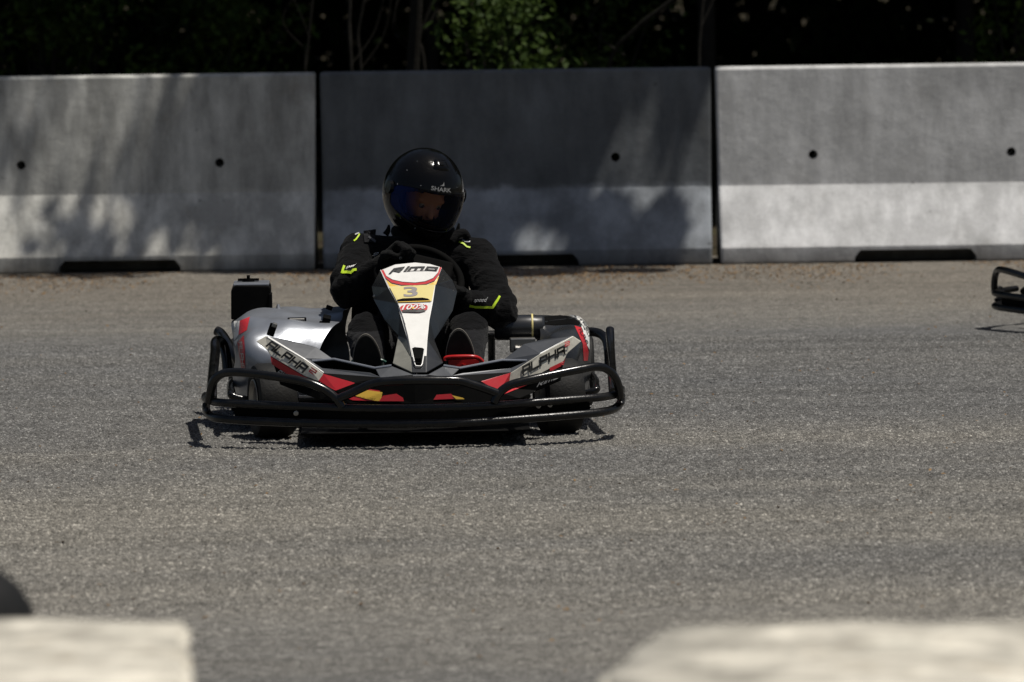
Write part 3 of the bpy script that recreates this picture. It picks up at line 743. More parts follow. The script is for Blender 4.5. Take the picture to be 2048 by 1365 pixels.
# clips, latch and bosses of the left pod
def kbox(px, py, d, sz, name, mat, parent, rot=(0, 0, 0), bevel=.003):
    b = MB(); b.box((0, 0, 0), sz, Euler([R(a) for a in rot]).to_matrix())
    return b.build(name, mat, parent, sm=False, bevel=bevel, loc=K(px, py, d))
e_ = bpy.data.objects.new('latch', None); C.objects.link(e_); e_.parent = LP; e_.location = K(594, 641, PD(.70))
b = MB(); b.box((0, 0, 0), (.066, .008, .020)); b.build('latch_plate', M['dark'], e_, sm=False, bevel=.002)
b = MB(); b.tube([(-.026, -.006, .003), (.026, -.006, .003)], .004, straight=True); b.tube([(-.02, -.007, -.004), (.02, -.007, -.004)], .003, straight=True); b.build('latch_pin', M['steel'], e_)
kbox(544, 660, PD(.52), (.026, .03, .044), 'rubber_strap', M['dark'], LP, (0, 20, 0))
kbox(549, 651, PD(.515), (.018, .03, .016), 'strap_end', M['steel'], LP, (0, 20, 0))
kbox(653, 640, PD(.74), (.028, .05, .026), 'rubber_strap', M['dark'], LP, (10, 12, 0))
b = MB(); b.lathe([(-.012, .014), (-.012, .008), (.012, .008), (.012, .014)], 'X', n=20, closed=True); b.build('strap_eye', M['dark'], LP, loc=K(646, 650, PD(.72)))
b = MB(); b.tube([K(657, 620, PD(1.0)), K(660, 612, PD(1.0))], .012, straight=True); b.build('pod_pin', M['dark'], LP)
b = MB(); b.tube([K(557, 620, PD(1.02)), K(556, 609, PD(1.02))], [.012, .004], straight=True); b.build('pod_boss', M['pod'], LP)

# --- engine, air box, tank
b = MB(); b.box((0, 0, 0), (.20, .22, .20)); b.box((0, .0, .12), (.13, .13, .06)); b.box((.08, -.1, -.04), (.1, .1, .1))
for k in range(7): b.box((0, 0, .02 + k * .02), (.16, .20, .005))
b.build('engine', M['dark'], kart, bevel=.006, loc=(-.45, 1.28, .20), sm=False)
ab = [(462, 640), (541, 640), (541, 576), (537, 572), (471, 571), (462, 581)]
bm = bmesh.new()
fr_ = [bm.verts.new(K(x, y, 1.02)) for x, y in ab]; bk = [bm.verts.new(v_.co + Vector((0, .20, 0))) for v_ in fr_]
bm.faces.new(fr_); bm.faces.new(list(reversed(bk)))
for i in range(len(ab)): bm.faces.new((fr_[i], bk[i], bk[(i + 1) % len(ab)], fr_[(i + 1) % len(ab)]))
bmesh.ops.recalc_face_normals(bm, faces=bm.faces)
me = bpy.data.meshes.new('air_box'); bm.to_mesh(me); bm.free()
AB = link('air_box', me, kart, M['dark']); bv = AB.modifiers.new('b', 'BEVEL'); bv.width = .005; bv.segments = 2
b = MB(); b.box((0, 0, 0), (.128, .19, .010)); b.build('air_box_lid', M['pod'], AB, sm=False, bevel=.004, loc=K(503, 571, 1.12) + Vector((0, 0, .007)))
b = MB(); b.tube([(0, 0, 0), (0, 0, .014)], .022, n=16, straight=True); b.tube([(0, 0, .014), (0, 0, .026)], .006, n=10, straight=True); b.box((0, 0, .010), (.075, .03, .008)); b.build('lid_knob', M['dark'], AB, loc=K(497, 571, 1.14) + Vector((0, 0, .010)))
kbox(541, 603, 1.06, (.012, .10, .06), 'side_clip', M['dark'], AB)
b = MB(); b.lathe([(-.12, 0), (-.12, .038), (-.11, .045), (.02, .045), (.03, .043), (.05, .043), (.058, .036), (.058, 0)], 'X', n=36)
FT = b.build('fuel_tank', M['plastic'], kart, loc=K(1056, 655, .93))
b = MB(); b.lathe([(.012, .0455), (.012, .048), (.018, .048), (.018, .0455)], 'X', n=36, closed=True); b.build('tank_seam', M['paleyellow'], FT)
b = MB(); b.box((0, 0, 0), (.09, .06, .05)); b.tube([(-.03, -.04, -.01), (.04, -.04, -.02)], .012, straight=True); b.build('brake_caliper', M['steel'], kart, sm=False, bevel=.004, loc=K(1045, 690, .85))

# --- nose fairing
V = dict(
    a=(531, 672, .45), b=(512, 683, .45), c1=(534, 701, .42), c=(541, 712, .40), d=(610, 753, .27), e=(637, 762, .20), f=(647, 748, .20), g=(606, 718, .30),
    r=(575, 680, .50), s=(632, 694, .42), t=(668, 719, .34), x=(624, 723, .31), u=(750, 737, .18), v=(783, 732, .18), w=(826, 749, .10), u2=(759, 753, .11),
    n=(709, 766, .09), o=(670, 781, .11), j=(600, 786, .30), k=(560, 770, .38), l=(700, 809, .05), ll=(640, 800, .14), cb=(830, 809, .02), ct=(830, 762, .045), p=(765, 755, .08),
    x1=(644, 736, .25), x2=(740, 745, .14),
    A=(1146, 672, .45), B=(1163, 683, .45), C1=(1136, 706, .42), Cc=(1128, 722, .40), D=(1062, 757, .27), E=(1016, 777, .20), Ff=(1021, 746, .20), G=(1080, 708, .31),
    Rr=(1081, 680, .48), S=(1048, 688, .42), T=(1004, 721, .34), X=(1054, 722, .31), U=(920, 737, .18), Vv=(887, 732, .18), Ww=(856, 749, .10), U2=(906, 751, .11),
    Nn=(962, 763, .09), O=(1000, 784, .11), J=(1075, 782, .30), Kk=(1122, 762, .38), Lf=(960, 808, .05), LL=(1040, 797, .14), P=(900, 755, .08),
    X1=(1022, 736, .25), X2=(925, 746, .14))
faces = [('a b c1 g', 1), ('g c1 c d', 1), ('g d e f', 1), ('a g s r', 0), ('g x t s', 0), ('g f x', 0), ('f x1 x', 0),
         ('x1 f u2 x2', 0), ('f e o n', 2), ('f n u2', 3), ('u v w p u2', 0), ('n l cb ct', 3), ('n ct w p u2', 3), ('o l n', 3), ('o ll l', 3), ('c k j e d', 3), ('e j ll o', 3),
         ('A B C1 G', 1), ('G C1 Cc D', 1), ('G D E Ff', 1), ('A G S Rr', 0), ('G X T S', 0), ('G Ff X', 0), ('Ff X1 X', 0),
         ('X1 Ff U2 X2', 0), ('Ff E O Nn', 2), ('Ff Nn U2', 3), ('U Vv Ww P U2', 0), ('Nn Lf cb ct', 3), ('Nn ct Ww P U2', 3), ('O Lf Nn', 3), ('O LL Lf', 3), ('Cc Kk J E D', 3), ('E J LL O', 3),
         ('w ct Ww', 0)]
V = {k: (x, y, .02 + d * .52) for k, (x, y, d) in V.items()}
NF = facets('nose_fairing', V, faces, [M['wing'], M['cream'], M['red'], M['dark']], kart, thick=.006, bevel=.004)
# floor of the two air slots, lower than the strips beside them, and the walls down to it
for keys, sgn in ((('x', 't', 'u', 'u2', 'x2', 'x1'), 1), (('X', 'T', 'U', 'U2', 'X2', 'X1'), -1)):
    tp_ = [K(*V[k]) for k in keys]; bt = [p + Vector((0, .02, -.035)) for p in tp_]; m_ = len(tp_)
    link('air_slot', mesh_from(tp_ + bt, [tuple(range(m_, 2 * m_))] + [(i, (i + 1) % m_, (i + 1) % m_ + m_, i + m_) for i in range(m_)], 'air_slot'), NF, M['slot'])
# upper inner strip between slot and driver's feet
b = MB(); b.tube([K(*V['x']), K(*V['t']), K(*V['u']), K(*V['v'])] , .005, n=8, straight=True); b.build('fairing_edge', M['pod'], NF); b = MB(); b.tube([K(*V['X']), K(*V['T']), K(*V['U']), K(*V['Vv'])], .005, n=8, straight=True)
b.build('fairing_edge', M['pod'], NF)
tN = bvh_of(NF)
print_square('ALPHA', [(530, 692.5), (606, 747.5), (617.5, 732.5), (541.5, 680)], [tN], M['ink'], NF, stroke=.25, dfall=.2)
print_square('2', [(617, 743), (629.5, 752), (634.5, 742), (621, 733)], [tN], M['red'], NF, stroke=.20, dfall=.25)
print_square('ALPHA', [(1044, 752.5), (1131, 708), (1127.5, 690.5), (1041, 734.5)], [tN], M['ink'], NF, stroke=.25, dfall=.2)
print_square('2', [(1129, 695), (1140, 690), (1138, 682), (1127, 686)], [tN], M['red'], NF, stroke=.20, dfall=.4)
patch([(536, 672.5), (608, 716.5), (648, 745), (647, 746.5), (607, 718.5), (533, 674)], [tN], 'edge_line', M['white'], NF, lift=.002)
patch([(541, 713), (544, 729), (575, 749), (600, 768), (636, 768), (636, 764), (610, 754)], [tN], 'decal', M['red'], NF, dfall=.35)
patch([(1099, 736), (1128, 722), (1131, 716), (1127, 730), (1100, 744)], [tN], 'decal', M['red'], NF, dfall=.38)
patch([(1001, 792), (1014, 770), (1086, 756), (1050, 772)], [tN], 'decal', M['red'], NF, dfall=.25)
patch([(683, 793), (710, 782), (735, 778), (760, 782), (757, 803), (705, 801)], [tN], 'decal', M['red'], NF, dfall=.1)
patch([(705, 789), (730, 780), (765, 785), (762, 803), (748, 802), (752, 797), (708, 792)], [tN], 'decal', M['yellow'], NF, lift=.003, dfall=.1)
patch([(766, 792), (793, 788), (806, 796), (808, 803), (758, 803)], [tN], 'decal', M['red'], NF, lift=.004, dfall=.1)
patch([(867, 800), (873, 790), (902, 788), (912, 798)], [tN], 'decal', M['red'], NF, dfall=.1)
patch([(904, 791), (925, 796), (929, 799), (912, 799)], [tN], 'decal', M['yellow'], NF, lift=.003, dfall=.1)
print_square('RiMO', [(1072, 775), (1116, 757), (1120, 746), (1078, 763)], [tN], M['silverink'], NF, stroke=.2, dfall=.33, lift=.004)
print_square('RiMO', [(552, 748), (580, 763), (586, 755), (560, 739)], [tN], M['silverink'], NF, stroke=.2, dfall=.33, lift=.004)

# --- steering fairing (front panel)
V = dict(
    tl=(760, 541, .62), t1=(790, 529, .64), t2=(830, 525, .65), t3=(860, 528, .64), tr=(884, 535, .62),
    l1=(777, 575, .54), l2=(794, 607, .46), l3=(803, 640, .39), l4=(815, 680, .30), l5=(822, 715, .22), l6=(824, 745, .15),
    r1=(871, 570, .54), r2=(866, 604, .46), r3=(859, 640, .39), r4=(855, 680, .30), r5=(853, 712, .22), r6=(853, 745, .15),
    L1=(743, 573, .70), L2=(747, 600, .66), L3=(768, 640, .52), L4=(796, 672, .40), L5=(785, 727, .24), Lt=(748, 556, .72),
    R1=(905, 560, .70), R2=(915, 583, .68), R3=(906, 622, .60), R4=(880, 664, .44), R4b=(869, 680, .38), R5=(887, 726, .24), lm=(800, 638, .41))
faces = [('tl t1 t2 t3 tr r1 l1', 0), ('l1 r1 r2 l2', 0), ('l2 r2 r3 l3', 0), ('l3 r3 r4 l4', 0), ('l4 r4 r5 l5', 0), ('l5 r5 r6 l6', 1),
         ('tl l1 L1', 1), ('l1 L2 L1', 1), ('l1 l2 L2', 1), ('l2 lm L3 L2', 1), ('lm L4 L3', 1), ('l2 l3 lm', 1), ('lm l3 l4 L4', 1), ('L4 l4 l5 L5', 2), ('L5 l5 l6', 2),
         ('tr R1 r1', 1), ('r1 R1 R2', 1), ('r1 R2 R3 r2', 1), ('r2 R3 R4 r3', 1), ('r3 R4 R4b r4', 1), ('r4 R4b R5 r5', 1), ('r5 R5 r6', 1)]
SF = facets('steering_fairing', V, faces, [M['white'], M['plastic'], M['satin']], kart, thick=.008, bevel=.0025)
tS = bvh_of(SF)
link('side_wall', mesh_from([K(743, 573, .70), K(747, 600, .66), K(768, 640, .52), K(796, 672, .40), K(750, 580, .95), K(753, 600, .92), K(770, 635, .8), K(795, 668, .6)], [(0, 1, 5, 4), (1, 2, 6, 5), (2, 3, 7, 6)], 'w'), SF, M['dark'])
link('side_wall', mesh_from([K(905, 560, .70), K(915, 583, .68), K(906, 622, .60), K(880, 664, .44), K(902, 565, .95), K(911, 585, .92), K(900, 620, .8), K(878, 660, .6)], [(0, 1, 5, 4), (1, 2, 6, 5), (2, 3, 7, 6)], 'w'), SF, M['dark'])
inner = [(767, 541), (773, 553), (785, 560), (805, 564.5), (830, 566), (850, 563.5), (866, 557), (876, 546), (879.5, 535)]
outer = [(761.5, 541), (769, 556), (783, 567), (803, 571.5), (830, 572.5), (853, 569.5), (869, 563), (878, 550), (883, 536)]
def strip(A_, B_, trees, name, mat, parent, **kw):
    P = A_ + B_; n_ = len(A_); return stick(P, [(i, i + 1, n_ + i + 1, n_ + i) for i in range(n_ - 1)], trees, name, mat, parent, **kw)
strip(inner, outer, [tS], 'decal', M['red'], SF, lift=.002)
def off(pts, o_): return [(x, y + o_) for x, y in pts]
strip(inner[1:-1], off(inner[1:-1], .9), [tS], 'decal', M['ink'], SF, lift=.003)
strip(outer[1:-1], off(outer[1:-1], -.8), [tS], 'decal', M['ink'], SF, lift=.003)
patch([(769, 558), (783, 568.5), (800, 573), (778, 576)], [tS], 'decal', M['yellow'], SF, lift=.002)
patch([(878, 552), (869, 564), (855, 570.5), (871.5, 570)], [tS], 'decal', M['yellow'], SF, lift=.002)
patch([(778, 574), (870, 570), (863.5, 603), (792.5, 606)], [tS], 'number_panel', M['paleyellow'], SF, lift=.003)
def curvemap(P, k, cx, hw):
    return [(x, y + k * ((x - cx) / hw) ** 2) for x, y in P]
P, Fc = text2d('3', [(807.5, 595), (836, 594), (835, 574), (806.5, 575)], bold=.025)
stick(P, Fc, [tS], 'lettering', M['greyink'], SF, lift=.0045)
slot = [(789.5, 606), (795, 600.5), (806, 598), (845, 596.5), (856, 598.5), (862.5, 604)]
patch(slot, [tS], 'air_slot', M['slot'], SF, lift=.004)
patch([(797, 604.8), (860, 602.5), (862, 604), (791, 606.2)], [tS], 'slot_lip', M['yellow'], SF, lift=.005)
P, Fc = square_word('RiMO', [(776, 547), (874, 541), (876, 531), (784, 537)], .26)
P = curvemap(P, 4.0, 826, 50); P = [(x, y - 1.5) for x, y in P]
stick(P, Fc, [tS], 'lettering', M['ink'], SF, lift=.004)
strip([(807, 543.2), (830, 541.6), (858, 541.2)], [(807, 544.4), (830, 542.6), (858, 542.3)], [tS], 'decal', M['greyink'], SF, lift=.003)
ov = [(827.5 + 28 * math.copysign(abs(math.cos(a)) ** .7, math.cos(a)), 617 - (x_ := 0) + 8.2 * math.copysign(abs(math.sin(a)) ** .8, math.sin(a)) - .05 * 28 * math.cos(a)) for a in [2 * math.pi * k / 22 for k in range(22)]]
patch(ov, [tS], 'decal', M['red'], SF, lift=.003)
patch([(806, 621), (848, 620), (852, 623), (840, 625.5), (804, 625.5)], [tS], 'decal', M['ink'], SF, lift=.004)
print_text('100%', [(803, 621.5), (853, 618.5), (854, 609), (804, 611)], [tS], M['white'], SF, lift=.0055, shear=.25, bold=.02)
patch([(822, 617), (826, 615), (829, 617.5), (826, 620)], [tS], 'decal', M['yellow'], SF, lift=.0065)
# bright edge line on the left of the white panel and the black line inside it
strip([(762, 541), (779, 575), (796, 607), (812, 648)], [(760.6, 541.4), (777.2, 576), (794.4, 608), (810.6, 649)], [tS], 'edge_line', M['white'], SF, lift=.004)
strip([(780, 577), (796, 608), (806, 634), (816, 672), (824, 715)], [(779, 577.6), (794.8, 608.6), (804.4, 634.6), (814.4, 672.6), (822.6, 715.4)], [tS], 'edge_line', M['ink'], SF, lift=.0045)
# key-hole shaped socket near the bottom
patch([(824, 698), (829, 695.5), (845, 697), (849, 700), (844, 728), (842, 732), (832, 732), (830, 728)], [tS], 'socket', M['slot'], SF, lift=.004)
b = MB(); b.tube([K(823.5, 700, .235), K(829.5, 728, .175), K(832, 732.5, .168), K(842, 732.5, .168), K(844.5, 728, .175), K(849, 700, .235)], .0022, n=6, straight=True); b.build('socket_rim', M['white'], SF)
b = MB(); b.box((0, 0, 0), (.02, .006, .014)); b.build('socket_plug', M['dark'], SF, sm=False, loc=K(836, 721, .18))
b = MB(); b.lathe([(0, .006), (-.004, .005), (-.005, 0)], 'Y', n=12)
for px, py, dd in ((749, 593, .655), (905, 583, .655)):
    b.build('screw', M['steel'], SF, loc=K(px, py, dd))

# --- steering wheel
sw = bpy.data.objects.new('steering_wheel', None); C.objects.link(sw); sw.parent = kart; sw.empty_display_size = .1
SWC = K(838, 556, .80); sw.location = SWC; sw.rotation_euler = (R(-38), R(14), 0)
b = MB(); rp = []
for k in range(28):
    a_ = 2 * math.pi * k / 28; x_, z_ = math.cos(a_), math.sin(a_)
    if z_ < -.72: z_ = -.72
    rp.append((.150 * x_, 0, .125 * z_))
b.tube(rp, .0135, n=12, closed=True, sub=2); b.build('wheel_rim', M['slot'], sw)
b = MB(); b.box((0, 0, 0), (.27, .012, .035)); b.box((0, 0, -.04), (.035, .012, .09)); b.lathe([(-.02, 0), (-.02, .035), (.015, .035), (.015, 0)], 'Y', n=24); b.build('spokes', M['dark'], sw, sm=False, bevel=.003)
b = MB(); b.box((0, 0, 0), (.20, .03, .085)); b.build('wheel_pad', M['slot'], sw, sm=False, bevel=.012, bseg=3, loc=(.01, -.02, .035))
b = MB(); b.tube([SWC + Vector((0, -.02, -.01)), Vector((0, .42, .13))], .011, straight=True); b.build('steering_column', M['steel'], kart)

# --- pedals
for side, mt, pts in ((1, 'redp', [(890, 722, .31), (893, 716, .31), (915, 714, .30), (945, 714, .30), (957, 717, .31), (965, 724, .32)]),
                      (-1, 'green', [(702, 728, .33), (708, 722, .33), (735, 720, .33), (760, 720, .33), (772, 725, .33)])):
    pe = bpy.data.objects.new('pedal', None); C.objects.link(pe); pe.parent = kart; pe.empty_display_size = .1
    b = MB(); b.tube([K(*p) for p in pts], .0075 if side > 0 else .005, n=10); b.build('pedal_bar', M[mt], pe)
    c = sum((K(*p) for p in pts), Vector()) / len(pts)
    b = MB(); b.box((c.x, c.y + .02, c.z - .02), (.105, .006, .03)); b.tube([(c.x, c.y + .02, c.z - .02), (c.x * .8, c.y + .03, .08)], .008, straight=True); b.build('pedal_arm', M[mt], pe, sm=False)

# --- seat
vs_ = []; fs = []
prof = [(.60, .12, .10), (.75, .09, .17), (.95, .075, .20), (1.08, .10, .21), (1.18, .20, .215), (1.26, .34, .21), (1.33, .50, .19), (1.36, .57, .16)]
nc = 11
for d_, z_, hw in prof:
    for i in range(nc):
        u = (i / (nc - 1)) * 2 - 1
        vs_.append((u * hw, d_ - .12 * abs(u) ** 3 * (1 if z_ > .15 else .3), z_ + .10 * abs(u) ** 3))
for j in range(len(prof) - 1):
    for i in range(nc - 1): fs.append((j * nc + i, j * nc + i + 1, (j + 1) * nc + i + 1, (j + 1) * nc + i))
o = link('seat', mesh_from(vs_, fs, 'seat', True), kart, M['dark'])
s = o.modifiers.new('t', 'SOLIDIFY'); s.thickness = .012; s = o.modifiers.new('s', 'SUBSURF'); s.levels = s.render_levels = 1

# ------------------------------------------------------------------ the driver
drv = thing('person', 'driver in black race suit and glossy black full-face helmet steering kart number 3', 'person', KART @ Vector((0, 1.05, 0.10)), R(1.5), 'kart drivers')
OFF = Vector((0, 1.05, 0.10))
D = lambda px, py, d: K(px, py, d) - OFF           # driver-local
hipL, hipR = Vector((-.10, 0, .10)), Vector((.10, 0, .10))
chest, belly, neck = D(838, 560, 1.13), Vector((0, .04, .22)), D(846, 478, 1.17)
shL, shR = D(716, 502, 1.14), D(952, 510, 1.14)
elL, elR = D(694, 580, .90), D(1001, 624, .92)
haL, haR = D(782, 520, .80), D(905, 592, .78)
knL, knR = D(733, 662, .62), D(940, 660, .64)
anL, anR = D(738, 745, .40), D(930, 745, .40)
HC = D(846, 385, 1.13)
b = MB()
b.ball(chest + Vector((0, 0, .02)), (.165, .115, .16)); b.ball(belly, (.145, .12, .14)); b.ball((0, .0, .10), (.165, .14, .10))
b.ball(chest + Vector((0, .01, .09)), (.15, .10, .08))
b.capsule(chest + Vector((0, 0, .06)), .09, neck, .062)
b.capsule(neck, .06, HC + Vector((0, .01, -.06)), .055)
for sh, el, ha in ((shL, elL, haL), (shR, elR, haR)):
    s = -1 if sh.x < 0 else 1
    b.capsule(chest + Vector((s * .06, 0, .07)), .085, sh, .062)
    b.capsule(sh, .066, el.lerp(sh, .5), .066); b.capsule(el.lerp(sh, .5), .066, el, .060)
    b.capsule(el, .060, el.lerp(ha, .55), .050); b.capsule(el.lerp(ha, .55), .050, ha.lerp(el, .12), .034)
for hp, kn, an in ((hipL, knL, anL), (hipR, knR, anR)):
    b.capsule(hp, .088, kn.lerp(hp, .45), .080); b.capsule(kn.lerp(hp, .45), .080, kn, .064)
    b.capsule(kn, .066, an.lerp(kn, .5), .062); b.capsule(an.lerp(kn, .5), .062, an, .048)
    b.capsule(an, .045, an + Vector((0, -.03, -.06)), .036)
# head inside the helmet
HM = Matrix.Rotation(R(20), 4, 'Z') @ Matrix.Rotation(R(-12), 4, 'X') @ Matrix.Rotation(R(0), 4, 'Y')
HM = Matrix.Rotation(R(9), 4, 'Y') @ Matrix.Rotation(R(24), 4, 'Z') @ Matrix.Rotation(R(14), 4, 'X')
hm3 = HM.to_3x3()
FO = Vector((0, 0, -.030))
b.ball(HC, (.076, .096, .112), m=hm3)
b.ball(HC + hm3 @ Vector((0, -.045, -.05)), (.055, .05, .055), m=hm3)
b.capsule(HC + hm3 @ (FO + Vector((0, -.088, .012))), .009, HC + hm3 @ (FO + Vector((0, -.110, -.026))), .013)   # nose
b.capsule(HC + hm3 @ (FO + Vector((-.045, -.078, .026))), .012, HC + hm3 @ (FO + Vector((.045, -.078, .026))), .012)   # brow
body = b.build('body', [M['suit'], M['trouser'], M['skin'], M['knit']], drv, auto=False)
rm = body.modifiers.new('r', 'REMESH'); rm.mode = 'VOXEL'; rm.voxel_size = .0068; rm.use_smooth_shade = True
sm_ = body.modifiers.new('s', 'SMOOTH'); sm_.factor = .6; sm_.iterations = 9
bpy.context.view_layer.update(); me = bake(body)
bm = bmesh.new(); bm.from_mesh(me); bm.normal_update()
def seg_t(p, a, b_):
    ab_ = b_ - a; t_ = max(0, min(1, (p - a).dot(ab_) / ab_.length_squared)); return t_, (p - a - ab_ * t_).length
segs = [(shL, elL, 62, .0055), (elL, haL, 70, .0045), (shR, elR, 58, .0060), (elR, haR, 66, .0045), (hipL, knL, 40, .005), (hipR, knR, 40, .005), (knL, anL, 44, .004), (knR, anR, 44, .004)]
for v in bm.verts:
    p = v.co; dd = 0
    if (p - HC).length > .16:
        for i, (a, b2, fq, am) in enumerate(segs):
            t_, dist = seg_t(p, a, b2)
            if dist < .10:
                l_ = (b2 - a).length
                ax = (b2 - a) / l_; rad_ = p - a - ax * (p - a).dot(ax)
                n1_ = noise.noise(Vector((t_ * l_ * 30 + i * 5, rad_.x * 11, rad_.z * 11)) + Vector((0, rad_.y * 11, 0)))
                n2_ = noise.noise(Vector((t_ * l_ * 17 + i * 9 + rad_.x * 22, rad_.y * 13, rad_.z * 13)))
                wgt = max(0, 1 - dist / .11) * min(1, .45 + 1.2 * max(t_ - .5, 0) + .8 * max(.25 - t_, 0) * 2)
                dd += am * 3.6 * ((1 - 2.2 * abs(n1_)) * .6 + (1 - 2.2 * abs(n2_)) * .7 - .55) * wgt
        dd += .006 * noise.noise(p * 13) + .0035 * noise.noise(p * 31)
        v.co = p + v.normal * dd
for f in bm.faces:
    c = f.calc_center_median()
    if (c - HC).length < .155 and c.z > HC.z - .13:
        l_ = hm3.inverted() @ (c - HC) - FO
        f.material_index = 2 if (l_.y < -.02 and -.032 + .012 * math.cos(l_.x * 60) < l_.z < .06) or (abs(l_.x) < .02 and -.045 < l_.z < .06 and l_.y < -.05) else 3
    elif c.z < .20 and c.y < -.15 or (c.y < -.05 and c.z < .26): f.material_index = 1
    f.smooth = True
bm.to_mesh(me); bm.free()
for s in (-1, 1):
    b = MB(); b.ball((0, 0, 0), .0108); e = b.build('eye', M['eyew'], drv, loc=HC + hm3 @ (FO + Vector((s * .031, -.080, .006))))
    b = MB(); b.ball((0, 0, 0), (.0058, .003, .0058)); b.build('iris', M['iris'], e, loc=hm3 @ Vector((0, -.0098, -.001)))
# shoes
for an, (tx, ty_, td), (hx, hy) in ((anL, (732, 688, .32), (738, 770)), (anR, (918, 664 + 14, .33), (924, 765))):
    he = D(hx, hy, .36); to = D(tx, ty_, td); up = (to - he).normalized()
    b = MB()
    b.capsule(he + Vector((0, .045, 0)), .042, he.lerp(to, .5) + Vector((0, .04, 0)), .044); b.capsule(he.lerp(to, .5) + Vector((0, .04, 0)), .044, to + Vector((0, .035, -.005)), .037); b.capsule(an, .042, he + Vector((0, .05, .03)), .045)
    shoe = b.build('shoe', M['trouser'], drv, auto=False)
    r_ = shoe.modifiers.new('r', 'REMESH'); r_.mode = 'VOXEL'; r_.voxel_size = .006; r_.use_smooth_shade = True
    q = shoe.modifiers.new('s', 'SMOOTH'); q.factor = .5; q.iterations = 5; bpy.context.view_layer.update(); bake(shoe)
    # the sole faces the camera: an outline rounded at the toe
    out_ = []
    for k in range(28):
        a_ = 2 * math.pi * k / 28; u = math.cos(a_); s_ = math.sin(a_)
        L_ = (to - he).length / 2 + .035; wd = .048 * (1 - .12 * (s_ < 0) - .1 * s_ * s_)
        out_.append((u * wd, s_ * L_))
    mid_ = he.lerp(to, .5); n_ = Vector((0, -1, 0)); n_ = (n_ - up * n_.dot(up)).normalized(); rt = up.cross(n_)
    b = MB(); v = [mid_ + rt * x + up * y + n_ * .012 for x, y in out_] + [mid_ + rt * x * 1.03 + up * y * 1.02 - n_ * .008 for x, y in out_]
    b.add(v, [tuple(range(28)), tuple(range(55, 27, -1))] + [(i, (i + 1) % 28, (i + 1) % 28 + 28, i + 28) for i in range(28)])
    so_ = b.build('sole', M['sole'], shoe, bevel=.002)
    b = MB(); b.tube([mid_ + rt * x * 1.04 + up * y * 1.02 + n_ * .004 for x, y in out_], .0016, n=6, closed=True, sub=2); b.build('welt', M['suede'], shoe)

# gloves: palm, four fingers curled over the rim, thumb
def glove(wrist, hand, grip_dir, side, name='glove'):
    fw = (hand - wrist).normalized(); g_ = Vector(grip_dir).normalized(); g_ = (g_ - fw * g_.dot(fw)).normalized(); lat = fw.cross(g_) * side
    b = MB(); pc = hand
    b.capsule(wrist, .040, wrist.lerp(hand, .5), .034)
    for k in range(4):
        u = (k - 1.5) * .021
        kn_ = pc + fw * (.045 - .004 * abs(k - 1.2)) + lat * u
        b.capsule(pc - fw * .035 + lat * u * .8, .019, kn_, .0145)
        L1, L2, L3 = [(.036, .024, .020), (.042, .027, .021), (.038, .025, .020), (.030, .020, .018)][k]
        m1 = kn_ + (fw * .35 + g_ * .9).normalized() * L1; m2 = m1 + (g_ * .45 - fw * .9).normalized() * L2; m3 = m2 + (-fw * .8 - g_ * .45).normalized() * L3
        b.capsule(kn_, .0135, m1, .0115); b.capsule(m1, .0115, m2, .0105); b.capsule(m2, .0105, m3, .0095)
    t0 = pc - fw * .02 - lat * .036; t1 = t0 + (fw * .6 - lat * .35 + g_ * .5).normalized() * .034; t2 = t1 + (fw * .5 + g_ * .8 + lat * .3).normalized() * .028
    b.capsule(pc - fw * .03 - lat * .015, .021, t0, .018); b.capsule(t0, .016, t1, .0135); b.capsule(t1, .0135, t2, .0115)
    o = b.build(name, M['glove'], drv, auto=False)
    r_ = o.modifiers.new('r', 'REMESH'); r_.mode = 'VOXEL'; r_.voxel_size = .0032; r_.use_smooth_shade = True
    q = o.modifiers.new('s', 'SMOOTH'); q.factor = .5; q.iterations = 3; bpy.context.view_layer.update(); bake(o)
    return o
GL = glove(haL.lerp(elL, .22), D(790, 508, .80), (.3, -.5, -.75), 1)
GR = glove(haR.lerp(elR, .22), D(905, 588, .80), (0, -.6, -.8), -1)
b = MB(); b.lathe([(0, .008), (-.003, .007), (-.003, .003), (0, .003)], 'Y', n=12)

# helmet -----------------------------------------------------------
hel = bpy.data.objects.new('helmet', None); C.objects.link(hel); hel.parent = drv; hel.location = HC; hel.rotation_euler = HM.to_euler(); hel.empty_display_size = .1
def hsurf(th, ph, k=1.0):
    x = .143 * math.cos(ph) * math.sin(th); y = -.158 * math.cos(ph) * math.cos(th); z = .160 * math.sin(ph)
    if z < 0:
        s = -z / .16
        x *= 1 - .22 * s * s; 
        if y < 0: y -= .045 * math.sin(min(s * 1.3, 1) * math.pi / 2) * (math.cos(th) ** 2) * (math.cos(ph) ** .5)
        y *= 1.0 + .06 * s
    if z < 0: z *= 1.09
    z = max(z, -.166 + .01 * math.cos(th))
    return Vector((x, y, z)) * k
def inside(th, ph, wth=60, lo=-24, hi=15, pw=2.6):
    a_ = abs(math.degrees(th)) / wth; p_ = math.degrees(ph); mid_ = (lo + hi) / 2; h_ = (hi - lo) / 2
    return a_ ** pw + abs((p_ - mid_) / h_) ** pw < 1
NT, NP = 120, 84
vs_ = []; fs = []
for j in range(NP + 1):
    ph = -math.pi / 2 + math.pi * j / NP
    for i in range(NT): vs_.append(hsurf(-math.pi + 2 * math.pi * i / NT, ph))
for j in range(4, NP):
    for i in range(NT):
        th = -math.pi + 2 * math.pi * (i + .5) / NT; ph = -math.pi / 2 + math.pi * (j + .5) / NP
        if inside(th, ph): continue
        fs.append((j * NT + i, j * NT + (i + 1) % NT, (j + 1) * NT + (i + 1) % NT, (j + 1) * NT + i))
me = mesh_from(vs_, fs, 'shell', True)
